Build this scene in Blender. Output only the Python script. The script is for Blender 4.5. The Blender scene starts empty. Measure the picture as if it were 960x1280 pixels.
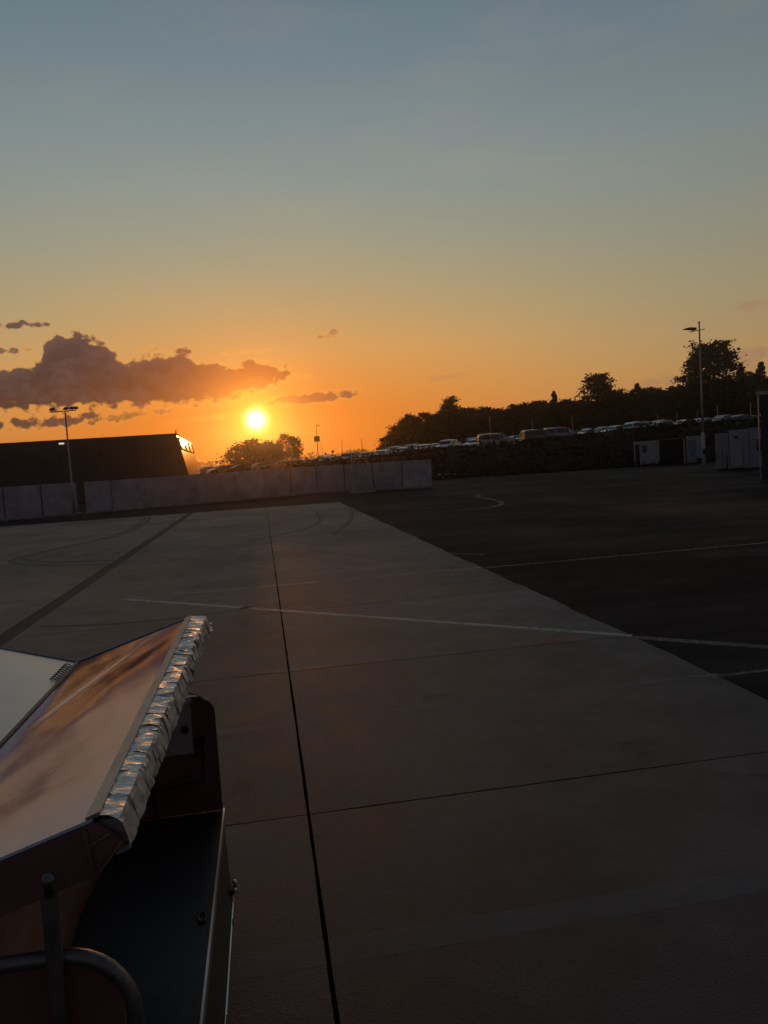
import bpy, bmesh, math, random
from mathutils import Matrix, Vector, noise

S = bpy.context.scene
COL = S.collection
rad = math.radians
rnd = random.Random(7)

# ------------------------------------------------------------------ camera
CAM_H = 2.5
FPX = 950.0
PITCH, ROLL = rad(4.03), rad(3.7)
cam = bpy.data.cameras.new('camera')
camo = bpy.data.objects.new('camera', cam)
COL.objects.link(camo)
S.camera = camo
cam.sensor_fit = 'HORIZONTAL'
cam.sensor_width = 36.0
cam.lens = FPX / 960 * 36.0
cam.clip_start = 0.05
cam.clip_end = 5000
FW = Vector((0, math.cos(PITCH), -math.sin(PITCH)))
_up = Vector((0, math.sin(PITCH), math.cos(PITCH)))
RT = Vector((1, 0, 0)) * math.cos(ROLL) - _up * math.sin(ROLL)
UP = Vector((1, 0, 0)) * math.sin(ROLL) + _up * math.cos(ROLL)
_m = Matrix((RT, UP, -FW)).transposed().to_4x4()
_m.translation = (0, 0, CAM_H)
camo.matrix_world = _m


def ray(px, py):
    return (FW + RT * ((px - 480) / FPX) + UP * ((640 - py) / FPX)).normalized()


def gnd(px, py, z=0.0):
    d = ray(px, py)
    return Vector((0, 0, CAM_H)) + d * ((z - CAM_H) / d.z)


def at(px, py, y):
    d = ray(px, py)
    return Vector((0, 0, CAM_H)) + d * (y / d.y)


def azel(px, py):
    d = ray(px, py)
    return math.degrees(math.atan2(d.x, d.y)), math.degrees(math.asin(d.z))


# apron frame: E1 runs along the slab joints towards the setting sun, E2 to the right
AZ = rad(-8.95)
E1 = Vector((math.sin(AZ), math.cos(AZ), 0))
E2 = Vector((math.cos(AZ), -math.sin(AZ), 0))


def fr(t, X, z=0.0):
    return E1 * t + E2 * X + Vector((0, 0, z))


def sr(r, g, b):
    f = lambda c: ((c / 255 + 0.055) / 1.055) ** 2.4 if c > 10 else c / 255 / 12.92
    return (f(r), f(g), f(b), 1.0)


# ------------------------------------------------------------------ sun and sky
SUN = ray(320, 525)
SUN_AZ, SUN_EL = azel(320, 525)
sun = bpy.data.lights.new('sun', 'SUN')
sun.energy = 0.28
sun.angle = rad(0.6)
sun.color = (1.0, 0.36, 0.08)
suno = bpy.data.objects.new('sun', sun)
suno.rotation_euler = (-SUN).to_track_quat('-Z', 'Y').to_euler()
suno.location = (0, 0, 30)
COL.objects.link(suno)

S.view_settings.view_transform = 'Standard'
S.view_settings.look = 'None'
S.view_settings.exposure = 0.0
S.view_settings.gamma = 1.0
S.view_settings.use_curve_mapping = False
S.cycles.use_denoising = True
S.cycles.max_bounces = 6
S.cycles.transparent_max_bounces = 12
S.cycles.volume_bounces = 0
S.cycles.sample_clamp_indirect = 3.0

world = bpy.data.worlds.new('World')
S.world = world
world.use_nodes = True
WT = world.node_tree


class NT:
    """small helper to write node maths as calls"""

    def __init__(self, tree):
        self.t = tree

    def n(self, kind, **kw):
        nd = self.t.nodes.new(kind)
        for k, v in kw.items():
            setattr(nd, k, v)
        return nd

    def put(self, sock, v):
        if hasattr(v, 'links'):
            self.t.links.new(v, sock)
        else:
            sock.default_value = v

    def m(self, op, *a, clamp=False):
        nd = self.n('ShaderNodeMath', operation=op, use_clamp=clamp)
        for i, v in enumerate(a):
            self.put(nd.inputs[i], v)
        return nd.outputs[0]

    def vm(self, op, *a, out=0):
        nd = self.n('ShaderNodeVectorMath', operation=op)
        for i, v in enumerate(a):
            self.put(nd.inputs[i], v)
        return nd.outputs[out]

    def sep(self, v):
        nd = self.n('ShaderNodeSeparateXYZ')
        self.put(nd.inputs[0], v)
        return nd.outputs

    def comb(self, x, y, z=0.0):
        nd = self.n('ShaderNodeCombineXYZ')
        for i, v in enumerate((x, y, z)):
            self.put(nd.inputs[i], v)
        return nd.outputs[0]

    def mix(self, f, a, b, blend='MIX'):
        nd = self.n('ShaderNodeMix', data_type='RGBA', blend_type=blend)
        self.put(nd.inputs[0], f)
        self.put(nd.inputs[6], a)
        self.put(nd.inputs[7], b)
        return nd.outputs[2]

    def ramp(self, f, stops, interp='LINEAR'):
        nd = self.n('ShaderNodeValToRGB')
        cr = nd.color_ramp
        cr.interpolation = interp
        while len(cr.elements) < len(stops):
            cr.elements.new(0.5)
        for e, (p, c) in zip(cr.elements, stops):
            e.position = p
            e.color = c if len(c) == 4 else (*c, 1)
        self.put(nd.inputs[0], f)
        return nd.outputs[0]

    def smooth(self, v, lo, hi):
        nd = self.n('ShaderNodeMapRange', interpolation_type='SMOOTHSTEP')
        self.put(nd.inputs[0], v)
        self.put(nd.inputs[1], lo)
        self.put(nd.inputs[2], hi)
        return nd.outputs[0]

    def noise(self, vec, scale, detail=4, rough=0.5, dist=0.0, dim='3D'):
        nd = self.n('ShaderNodeTexNoise', noise_dimensions=dim)
        self.put(nd.inputs['Vector'], vec)
        nd.inputs['Scale'].default_value = scale
        nd.inputs['Detail'].default_value = detail
        nd.inputs['Roughness'].default_value = rough
        nd.inputs['Distortion'].default_value = dist
        return nd.outputs[0]

    def vor(self, vec, scale, feature='F1', dim='3D'):
        nd = self.n('ShaderNodeTexVoronoi', feature=feature, voronoi_dimensions=dim)
        self.put(nd.inputs['Vector'], vec)
        nd.inputs['Scale'].default_value = scale
        return nd.outputs[0]

    def curve(self, f, pts):
        nd = self.n('ShaderNodeFloatCurve')
        cu = nd.mapping.curves[0]
        pts = sorted(pts)
        cu.points[0].location = pts[0]
        cu.points[1].location = pts[-1]
        for p in pts[1:-1]:
            cu.points.new(*p)
        for p in cu.points:
            p.handle_type = 'AUTO_CLAMPED'
        nd.mapping.update()
        self.put(nd.inputs[1], f)
        return nd.outputs[0]


W = NT(WT)
bg = WT.nodes['Background']
geo = W.n('ShaderNodeTexCoord')
D = W.vm('NORMALIZE', geo.outputs['Generated'])
dx, dy, dz = W.sep(D)
el = W.m('MULTIPLY', W.m('ARCSINE', dz), 57.29578)
az = W.m('MULTIPLY', W.m('ARCTAN2', dx, dy), 57.29578)
elc = W.m('MAXIMUM', el, 0.0)
ex = W.m('SQRT', W.m('DIVIDE', elc, 90.0))
EP = lambda e: math.sqrt(e / 90)
sun_side = W.ramp(ex, [(EP(e), sr(*c)) for e, c in (
    (0, (228, 116, 22)), (3, (226, 140, 44)), (5, (222, 156, 70)), (8, (212, 168, 98)),
    (11, (186, 165, 116)), (15, (162, 160, 135)), (20, (141, 152, 147)), (27, (117, 134, 142)),
    (33, (100, 118, 130)), (45, (66, 82, 97)), (60, (46, 58, 74)), (90, (34, 43, 58)))])
far_side = W.ramp(ex, [(EP(e), sr(*c)) for e, c in (
    (0, (70, 60, 64)), (6, (72, 64, 70)), (14, (64, 64, 74)), (33, (50, 60, 76)), (60, (38, 48, 66)), (90, (32, 42, 60)))])
# how far the direction turns away from the sun in azimuth
hz = W.vm('NORMALIZE', W.comb(dx, dy, 0.0))
ca = W.vm('DOT_PRODUCT', hz, (math.sin(rad(SUN_AZ)), math.cos(rad(SUN_AZ)), 0), out=1)
wa = W.m('POWER', W.m('MULTIPLY_ADD', ca, 0.5, 0.5), 2.2)
side = W.ramp(ex, [(EP(e), sr(*c)) for e, c in (
    (0, (205, 132, 66)), (5, (196, 152, 92)), (10, (172, 158, 120)), (15, (152, 154, 137)), (20, (136, 148, 145)), (27, (114, 131, 140)),
    (33, (98, 116, 128)), (45, (66, 82, 97)), (60, (46, 58, 74)), (90, (34, 43, 58)))])
daz = W.m('MULTIPLY', W.m('ARCCOSINE', W.m('MINIMUM', W.m('MAXIMUM', ca, -1.0), 1.0)), 57.29578)
sky = W.mix(W.smooth(daz, 6.0, 36.0), sun_side, side)
sky = W.mix(wa, far_side, sky)
# Nishita sky adds its own spread of light at dusk
nis = W.n('ShaderNodeTexSky', sky_type='NISHITA', sun_disc=False)
nis.sun_elevation = rad(SUN_EL)
nis.sun_rotation = rad(SUN_AZ)
nis.air_density = 1.0
nis.dust_density = 0.4
nis.ozone_density = 1.5
nisc = W.vm('MULTIPLY', nis.outputs[0], (0.06, 0.06, 0.06))
nisc = W.vm('MINIMUM', nisc, (0.4, 0.25, 0.15))
sky = W.mix(0.08, sky, nisc)
# streaks of thin high cloud
pv = W.comb(W.m('MULTIPLY', az, 0.05), W.m('MULTIPLY', el, 0.22))
thin = W.smooth(W.noise(pv, 1.3, 4, 0.55, 0.0, '2D'), 0.45, 0.8)
sky = W.mix(W.m('MULTIPLY', thin, 0.05), sky, sr(215, 180, 120))
# angle to the sun
cg = W.vm('DOT_PRODUCT', D, tuple(SUN), out=1)
gam = W.m('MULTIPLY', W.m('ARCCOSINE', W.m('MINIMUM', cg, 1.0)), 57.29578)


def expf(k):
    return W.m('EXPONENT', W.m('MULTIPLY', gam, -1.0 / k))


flat = W.m('SQRT', W.m('ADD', W.m('POWER', W.m('DIVIDE', daz, 2.3), 2.0), W.m('POWER', W.m('ABSOLUTE', W.m('MULTIPLY', W.m('SUBTRACT', el, SUN_EL - 1.0), 1.0)), 2.0)))
sky = W.mix(W.m('MULTIPLY', W.m('EXPONENT', W.m('MULTIPLY', flat, -1.0 / 3.8)), 1.25, clamp=True), sky, sr(240, 112, 2))


# --- clouds: top and underside of the bank follow the photograph's outline, roughened by billows
cv = W.comb(az, W.m('MULTIPLY', el, 1.35))
b1 = W.vor(cv, 0.55, 'F1', '2D')
b2 = W.vor(W.vm('ADD', cv, (3.1, 7.7, 0)), 1.3, 'F1', '2D')
b3 = W.noise(cv, 1.25, 5, 0.5, 0.0, '2D')
bil = W.m('ADD', W.m('ADD', W.m('MULTIPLY', W.m('SUBTRACT', 0.45, b1), 0.9), W.m('MULTIPLY', W.m('SUBTRACT', 0.45, b2), 0.55)),
          W.m('MULTIPLY', W.m('SUBTRACT', b3, 0.5), 1.9))


def outline(pts, lo=-45.0, hi=5.0, emax=15.0):
    q = []
    for px, py in pts:
        a, e = azel(px, py)
        q.append(((a - lo) / (hi - lo), e / emax))
    q.sort()
    q = [(0.0, q[0][1])] + q + [(1.0, q[-1][1])]
    x = W.m('DIVIDE', W.m('SUBTRACT', az, lo), hi - lo)
    return W.m('MULTIPLY', W.curve(x, q), emax)


topc = outline([(-250, 486), (-120, 472), (0, 462), (28, 452), (48, 440), (60, 424), (80, 416), (100, 412), (118, 420), (135, 430),
                (152, 446), (168, 448), (185, 440), (210, 437), (235, 439), (255, 450), (285, 452), (320, 450), (350, 457), (380, 463),
                (395, 478), (420, 520)])
botc = outline([(-250, 528), (-100, 522), (0, 517), (60, 517), (130, 514), (200, 511), (260, 508), (310, 497), (350, 482), (380, 468), (395, 470), (420, 470)])
dtop = W.m('ADD', W.m('SUBTRACT', topc, el), W.m('MULTIPLY', bil, 0.85))
dbot = W.m('ADD', W.m('SUBTRACT', el, botc), W.m('MULTIPLY', W.m('SUBTRACT', b3, 0.5), 1.8))
bank = W.m('MULTIPLY', W.smooth(dtop, -0.35, 0.9), W.smooth(dbot, -0.5, 1.1))
cov = bank


def wisp(px, py, rx, ry, k=1.0, slope=0.0, rough=1.3):
    a, e = azel(px, py)
    ra, re = rx / FPX * 57.3, ry / FPX * 57.3
    da = W.m('SUBTRACT', az, a)
    de = W.m('SUBTRACT', W.m('SUBTRACT', el, e), W.m('MULTIPLY', da, slope))
    r2 = W.m('ADD', W.m('POWER', W.m('ABSOLUTE', W.m('DIVIDE', da, ra)), 2.0), W.m('POWER', W.m('ABSOLUTE', W.m('DIVIDE', de, re)), 2.0))
    v = W.m('ADD', W.m('SUBTRACT', 1.0, r2), W.m('MULTIPLY', W.m('SUBTRACT', b3, 0.5), rough * 2.2))
    return W.m('MULTIPLY', W.smooth(v, -0.05, 1.15), k)


for a in ((392, 497, 86, 9, 1.0, 0.05, 0.6), (60, 527, 120, 10, 0.75, 0.05, 1.2), (150, 520, 70, 7, 0.6, 0.05, 1.2), (250, 524, 80, 5, 0.3, 0.05, 1.2),
          (25, 406, 36, 6, 0.75, 0.05, 1.4), (14, 438, 34, 6, 0.65, 0.03, 1.4), (413, 418, 26, 6, 0.55, 0.12, 1.2), (190, 437, 26, 5, 0.45, 0.0, 1.7),
          (300, 441, 50, 5, 0.3, 0.0, 1.8)):
    cov = W.m('MAXIMUM', cov, wisp(*a))
pink = None
for a in ((936, 445, 26, 11, 0.8, 0.0, 1.0), (948, 380, 30, 6, 0.6, 0.08, 1.3), (824, 478, 32, 9, 0.55, 0.05, 1.1), (945, 460, 40, 7, 0.4, 0.0, 1.4), (556, 471, 30, 4, 0.22, 0.05, 1.3)):
    v = wisp(*a)
    pink = v if pink is None else W.m('MAXIMUM', pink, v)
glow = expf(4.2)
body = W.mix(W.smooth(W.m('SUBTRACT', el, botc), 0.2, 4.5), sr(66, 46, 40), sr(50, 48, 55))
body = W.mix(W.smooth(bil, -0.35, 0.55), body, W.mix(0.45, body, sr(88, 77, 78)))
body = W.mix(W.smooth(dtop, 1.3, 0.2), body, W.mix(0.22, body, sr(140, 106, 84)))
body = W.mix(W.m('MULTIPLY', glow, 1.15, clamp=True), body, sr(236, 116, 22))
rim = W.mix(W.m('MULTIPLY', expf(11.0), 1.2, clamp=True), sky, sr(250, 170, 70))
ccol = W.mix(W.smooth(cov, 0.25, 0.75), rim, body)
sky = W.mix(W.m('MULTIPLY', W.smooth(cov, 0.0, 0.8), 0.985), sky, ccol)
sky = W.mix(pink, sky, sr(162, 124, 96))


def addc(col, f, c, k):
    v = W.n('ShaderNodeVectorMath', operation='SCALE')
    v.inputs[0].default_value = c
    W.put(v.inputs['Scale'], W.m('MULTIPLY', f, k))
    return W.vm('ADD', col, v.outputs[0])


# aureole of the low sun in hazy air, and its disc
sky = addc(sky, expf(9.0), (1.0, 0.33, 0.0), 0.03)
sky = addc(sky, expf(2.6), (1.0, 0.36, 0.0), 0.16)
sky = addc(sky, expf(0.9), (1.0, 0.70, 0.0), 1.2)
sky = addc(sky, W.m('EXPONENT', W.m('MULTIPLY', W.m('POWER', W.m('DIVIDE', gam, 0.52), 2.0), -1.0)), (1.0, 0.88, 0.4), 7.0)
WT.links.new(sky, bg.inputs[0])
bg.inputs[1].default_value = 1.0
world.cycles.sampling_method = 'MANUAL'
world.cycles.sample_map_resolution = 512

# ------------------------------------------------------------------ materials
MAT = {}


def material(name):
    m = bpy.data.materials.new(name)
    m.use_nodes = True
    nt = NT(m.node_tree)
    b = m.node_tree.nodes['Principled BSDF']
    MAT[name] = m
    return m, nt, b


def simple(name, col, rough=0.6, metal=0.0, var=0.25, scale=6.0, bump=0.0, bscale=30.0, objvar=0.0, spec=0.5, coat=0.0):
    m, n, b = material(name)
    tc = n.n('ShaderNodeTexCoord').outputs['Object']
    f = n.noise(tc, scale, 5, 0.6)
    lo = tuple(c * (1 - var) for c in col)
    hi = tuple(min(1, c * (1 + var)) for c in col)
    c = n.ramp(f, [(0.3, lo), (0.7, hi)])
    if objvar:
        oi = n.n('ShaderNodeObjectInfo').outputs['Random']
        k = n.m('MULTIPLY_ADD', oi, 2 * objvar, 1 - objvar)
        v = n.n('ShaderNodeVectorMath', operation='SCALE')
        n.put(v.inputs[0], c)
        n.put(v.inputs['Scale'], k)
        c = v.outputs[0]
    n.put(b.inputs['Base Color'], c)
    n.put(b.inputs['Roughness'], n.m('MULTIPLY_ADD', n.noise(tc, scale * 2.3, 4), 0.3 * rough, 0.85 * rough))
    b.inputs['Metallic'].default_value = metal
    b.inputs['Specular IOR Level'].default_value = spec
    if coat:
        b.inputs['Coat Weight'].default_value = coat
        b.inputs['Coat Roughness'].default_value = 0.06
    if bump:
        bp = n.n('ShaderNodeBump')
        bp.inputs['Strength'].default_value = bump
        bp.inputs['Distance'].default_value = 0.02
        n.put(bp.inputs['Height'], n.noise(tc, bscale, 6, 0.65))
        n.put(b.inputs['Normal'], bp.outputs[0])
    return m


def concrete():
    m, n, b = material('concrete')
    g = n.n('ShaderNodeNewGeometry').outputs['Position']
    big = n.noise(g, 0.22, 5, 0.6, 0.4)
    mid = n.noise(g, 1.7, 6, 0.65, 0.3)
    fine = n.noise(g, 45, 4, 0.7)
    spk = n.vor(g, 160)
    oi = n.n('ShaderNodeObjectInfo').outputs['Random']
    c = n.ramp(n.m('ADD', n.m('MULTIPLY', big, 0.55), n.m('MULTIPLY', mid, 0.45)),
               [(0.38, (0.047, 0.047, 0.047)), (0.5, (0.084, 0.083, 0.082)), (0.62, (0.135, 0.132, 0.129))])
    c = n.mix(n.m('MULTIPLY', n.smooth(fine, 0.42, 0.62), 0.5), c, (0.07, 0.066, 0.06, 1))
    c = n.mix(n.m('MULTIPLY', n.smooth(spk, 0.35, 0.1), 0.5), c, (0.26, 0.25, 0.235, 1))
    # oil and rubber stains
    st = n.smooth(n.noise(g, 0.55, 7, 0.72, 1.2), 0.60, 0.72)
    c = n.mix(n.m('MULTIPLY', st, 0.7), c, (0.05, 0.046, 0.042, 1))
    sq = n.vm('MULTIPLY', g, (0.9, 0.12, 1))
    dr = n.smooth(n.noise(sq, 1.1, 5, 0.6, 0.5), 0.55, 0.75)
    c = n.mix(n.m('MULTIPLY', dr, 0.35), c, (0.06, 0.055, 0.05, 1))
    k = n.n('ShaderNodeVectorMath', operation='SCALE')
    n.put(k.inputs[0], c)
    n.put(k.inputs['Scale'], n.m('MULTIPLY_ADD', oi, 0.42, 0.82))
    n.put(b.inputs['Base Color'], k.outputs[0])
    n.put(b.inputs['Roughness'], n.m('MULTIPLY_ADD', mid, 0.3, 0.52))
    # sheen added to brighten the grazing view, weaker on stains and drag marks
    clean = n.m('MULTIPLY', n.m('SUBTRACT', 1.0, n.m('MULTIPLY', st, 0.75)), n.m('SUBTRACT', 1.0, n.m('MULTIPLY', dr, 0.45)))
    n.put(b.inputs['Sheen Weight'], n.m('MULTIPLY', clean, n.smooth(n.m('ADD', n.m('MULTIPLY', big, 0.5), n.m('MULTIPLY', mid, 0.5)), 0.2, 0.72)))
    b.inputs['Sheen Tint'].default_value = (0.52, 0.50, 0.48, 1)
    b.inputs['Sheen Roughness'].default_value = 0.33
    b.inputs['Specular IOR Level'].default_value = 0.2
    bp = n.n('ShaderNodeBump')
    bp.inputs['Strength'].default_value = 0.9
    bp.inputs['Distance'].default_value = 0.006
    n.put(bp.inputs['Height'], n.m('ADD', fine, n.m('MULTIPLY', spk, 0.5)))
    n.put(b.inputs['Normal'], bp.outputs[0])


def asphalt():
    m, n, b = material('asphalt')
    g = n.n('ShaderNodeNewGeometry').outputs['Position']
    big = n.noise(g, 0.12, 5, 0.6, 0.5)
    fine = n.vor(g, 70)
    c = n.ramp(n.m('ADD', n.m('MULTIPLY', big, 0.7), n.m('MULTIPLY', n.noise(g, 1.5, 5), 0.3)),
               [(0.4, (0.008, 0.0085, 0.010)), (0.6, (0.021, 0.021, 0.023))])
    c = n.mix(n.m('MULTIPLY', n.smooth(fine, 0.35, 0.1), 0.4), c, (0.045, 0.044, 0.044, 1))
    n.put(b.inputs['Base Color'], c)
    n.put(b.inputs['Roughness'], n.m('MULTIPLY_ADD', big, 0.25, 0.68))
    b.inputs['Specular IOR Level'].default_value = 0.05
    n.put(b.inputs['Sheen Weight'], n.m('MULTIPLY', n.smooth(n.m('ADD', n.m('MULTIPLY', big, 0.6), n.m('MULTIPLY', n.noise(n.vm('MULTIPLY', g, (0.15, 0.9, 1)), 0.8, 5, 0.6), 0.4)), 0.42, 0.62), 0.12))
    b.inputs['Sheen Roughness'].default_value = 0.3
    bp = n.n('ShaderNodeBump')
    bp.inputs['Strength'].default_value = 0.7
    bp.inputs['Distance'].default_value = 0.008
    n.put(bp.inputs['Height'], fine)
    n.put(b.inputs['Normal'], bp.outputs[0])


def paint(name, col, worn, soft=0.12, amax=1.0):
    m, n, b = material(name)
    g = n.n('ShaderNodeNewGeometry').outputs['Position']
    n.put(b.inputs['Base Color'], n.mix(n.noise(g, 3, 5, 0.6), tuple(c * 0.6 for c in col) + (1,), tuple(col) + (1,)))
    b.inputs['Roughness'].default_value = 0.6
    b.inputs['Sheen Weight'].default_value = 0.2 if 'tyre' not in name else 0.0
    b.inputs['Sheen Roughness'].default_value = 0.33
    f = n.noise(g, 9, 8, 0.75, 0.3)
    f2 = n.noise(g, 0.8, 4, 0.6)
    a = n.smooth(n.m('ADD', n.m('MULTIPLY', f, 0.7), n.m('MULTIPLY', f2, 0.3)), worn - soft, worn + soft)
    n.put(b.inputs['Alpha'], n.m('MULTIPLY', a, amax))


concrete()
asphalt()
paint('paint_white', (0.46, 0.44, 0.41), 0.42)
paint('paint_faint', (0.42, 0.40, 0.37), 0.45, 0.2)
paint('paint_thin', (0.16, 0.155, 0.15), 0.46, 0.2, 0.75)
paint('paint_ghost', (0.34, 0.33, 0.315), 0.5, 0.35, 0.5)
paint('paint_red', (0.30, 0.06, 0.04), 0.42, 0.2)
paint('tyre_rubber_mark', (0.020, 0.019, 0.018), 0.42, 0.2, 0.85)
simple('joint_tar', (0.010, 0.010, 0.010), 0.9, scale=20, spec=0.0)
simple('strip_tar', (0.013, 0.012, 0.011), 0.75, scale=3, var=0.5, bump=0.6, bscale=60)
simple('soil', (0.035, 0.032, 0.02), 0.95, scale=0.6, var=0.5, bump=0.6, bscale=3)
simple('grass_bank', (0.014, 0.016, 0.008), 0.95, scale=0.8, var=0.5, bump=0.8, bscale=6)
simple('leaf_dark', (0.018, 0.024, 0.009), 0.75, scale=2.0, var=0.5, spec=0.2)
simple('leaf_warm', (0.026, 0.026, 0.010), 0.75, scale=2.0, var=0.5, spec=0.2)
simple('brush', (0.016, 0.016, 0.008), 0.9, scale=1.2, var=0.6, spec=0.15)
simple('bark', (0.045, 0.034, 0.025), 0.9, scale=8, var=0.4, bump=0.6)
simple('sheeting', (0.44, 0.42, 0.45), 0.55, scale=1.1, var=0.32, bump=0.25, bscale=2.2, objvar=0.10)
simple('fence_steel', (0.16, 0.155, 0.15), 0.5, 0.5, scale=7)
simple('pale_kerb', (0.33, 0.31, 0.28), 0.8, scale=3, var=0.35, bump=0.4)
simple('galvanised', (0.34, 0.33, 0.32), 0.45, 0.7, scale=9, var=0.2)
simple('rusty_mast', (0.32, 0.28, 0.25), 0.55, 0.3, scale=1.2, var=0.45)
simple('dark_metal', (0.025, 0.025, 0.027), 0.45, 0.4, scale=8)
simple('white_metal', (0.55, 0.53, 0.50), 0.5, 0.0, scale=5, var=0.15)
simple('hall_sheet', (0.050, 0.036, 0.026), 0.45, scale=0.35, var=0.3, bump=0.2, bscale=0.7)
simple('hall_end_sunlit', (0.60, 0.26, 0.06), 0.25, 0.8, scale=1.0, var=0.2)  # orange sunlight on the end cladding is put into the base colour
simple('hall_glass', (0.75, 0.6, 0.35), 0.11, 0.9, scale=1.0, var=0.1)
simple('black_rubber', (0.010, 0.010, 0.012), 0.45, scale=4, var=0.3, bump=0.1)
simple('tyre', (0.014, 0.014, 0.014), 0.85, scale=12, bump=0.3)
simple('car_glass', (0.015, 0.017, 0.02), 0.06, scale=2, spec=0.8)
simple('tail_glass', (0.35, 0.05, 0.015), 0.12, scale=4, coat=0.6)
simple('head_glass', (0.55, 0.55, 0.53), 0.1, 0.3, scale=4, coat=0.6)
CAR_COLS = {'white': (0.60, 0.60, 0.58), 'silver': (0.36, 0.37, 0.38), 'grey': (0.13, 0.135, 0.14), 'black': (0.012, 0.012, 0.014),
            'dark blue': (0.015, 0.025, 0.07), 'dark red': (0.13, 0.016, 0.014)}
for k, v in CAR_COLS.items():
    simple('car ' + k, v, 0.28, 0.55 if k in ('silver', 'grey') else 0.0, var=0.06, scale=1.5, coat=1.0)
simple('cabin_white', (0.42, 0.42, 0.41), 0.6, scale=0.8, var=0.14, bump=0.15, bscale=4)
simple('cabin_blue', (0.34, 0.37, 0.42), 0.6, scale=0.8, var=0.12)
simple('cabin_dark', (0.035, 0.04, 0.052), 0.6, scale=0.9, var=0.3)
simple('fascia', (0.40, 0.38, 0.36), 0.55, scale=2)
simple('maroon_board', (0.17, 0.065, 0.052), 0.5, scale=3, var=0.35, bump=0.1)
simple('maroon_pvc', (0.21, 0.10, 0.08), 0.42, scale=4, var=0.3, bump=0.25, bscale=7)
simple('grey_plate', (0.48, 0.41, 0.39), 0.5, scale=6, var=0.2)
simple('alloy', (0.55, 0.54, 0.52), 0.3, 0.9, scale=8, var=0.15)
simple('bead_metal', (0.36, 0.35, 0.37), 0.4, 0.6, scale=9, var=0.2)
simple('steel_tube', (0.20, 0.18, 0.16), 0.38, 0.8, scale=14, var=0.4, bump=0.15)


def rusty_white():
    m, n, b = material('cabin_rusty')
    tc = n.n('ShaderNodeTexCoord').outputs['Object']
    st = n.vm('MULTIPLY', tc, (5.5, 5.5, 0.55))
    f = n.smooth(n.noise(st, 1.0, 5, 0.65, 0.3), 0.56, 0.66)
    z = n.sep(tc)[2]
    f = n.m('MULTIPLY', f, n.smooth(z, 2.2, 1.2))
    c = n.mix(n.noise(tc, 1.3, 5), (0.34, 0.33, 0.31, 1), (0.46, 0.45, 0.43, 1))
    n.put(b.inputs['Base Color'], n.mix(f, c, (0.055, 0.028, 0.016, 1)))
    b.inputs['Roughness'].default_value = 0.65


def notice():
    m, n, b = material('notice_print')
    tc = n.n('ShaderNodeTexCoord').outputs['Object']
    f = n.smooth(n.noise(n.vm('MULTIPLY', tc, (6, 6, 3)), 2.0, 4, 0.7), 0.42, 0.6)
    n.put(b.inputs['Base Color'], n.mix(f, (0.10, 0.13, 0.19, 1), (0.32, 0.35, 0.40, 1)))
    b.inputs['Roughness'].default_value = 0.4


def foil():
    m, n, b = material('foil')
    tc = n.n('ShaderNodeTexCoord').outputs['Object']
    oi = n.n('ShaderNodeObjectInfo').outputs['Random']
    v = n.vm('ADD', tc, n.comb(oi, n.m('MULTIPLY', oi, 7.0), 0.0))
    n.put(b.inputs['Base Color'], n.ramp(n.noise(v, 22, 5, 0.65), [(0.3, (0.58, 0.53, 0.47)), (0.5, (0.86, 0.83, 0.77)), (0.75, (0.93, 0.91, 0.87))]))
    b.inputs['Metallic'].default_value = 0.45
    n.put(b.inputs['Roughness'], n.m('MULTIPLY_ADD', n.noise(v, 30, 4), 0.3, 0.2))
    bp = n.n('ShaderNodeBump')
    bp.inputs['Strength'].default_value = 0.28
    bp.inputs['Distance'].default_value = 0.006
    cr = n.m('ADD', n.vor(n.vm('MULTIPLY', v, (1, 1.6, 1)), 38, 'F1'), n.m('MULTIPLY', n.noise(v, 60, 5, 0.7, 1.0), 0.8))
    n.put(bp.inputs['Height'], cr)
    n.put(b.inputs['Normal'], bp.outputs[0])


def roof_skin():
    m, n, b = material('roof_skin')
    tc = n.n('ShaderNodeTexCoord').outputs['Object']
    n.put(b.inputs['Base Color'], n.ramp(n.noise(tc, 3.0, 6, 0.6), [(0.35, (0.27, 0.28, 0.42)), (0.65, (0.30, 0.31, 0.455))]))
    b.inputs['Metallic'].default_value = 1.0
    scr = n.noise(n.vm('MULTIPLY', tc, (14, 3, 3)), 6, 6, 0.7)
    n.put(b.inputs['Roughness'], n.m('MULTIPLY_ADD', scr, 0.10, 0.05))
    bp = n.n('ShaderNodeBump')
    bp.inputs['Strength'].default_value = 0.08
    bp.inputs['Distance'].default_value = 0.004
    n.put(bp.inputs['Height'], n.noise(tc, 9, 4, 0.5, 0.5))
    n.put(b.inputs['Normal'], bp.outputs[0])
    b.inputs['Specular Tint'].default_value = (0.70, 0.70, 0.90, 1)
    b.inputs['Coat Weight'].default_value = 0.0
    b.inputs['Coat Roughness'].default_value = 0.08


rusty_white()
notice()
foil()
roof_skin()
simple('roof_lit', (0.66, 0.58, 0.54), 0.30, 0.5, var=0.08, scale=2)  # lighter copy of the roof: light on the left panel put into its colour
_m, _n, _b = material('lamp_lit')
_b.inputs['Emission Color'].default_value = (1.0, 0.82, 0.72, 1)
_b.inputs['Emission Strength'].default_value = 0.8


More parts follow.
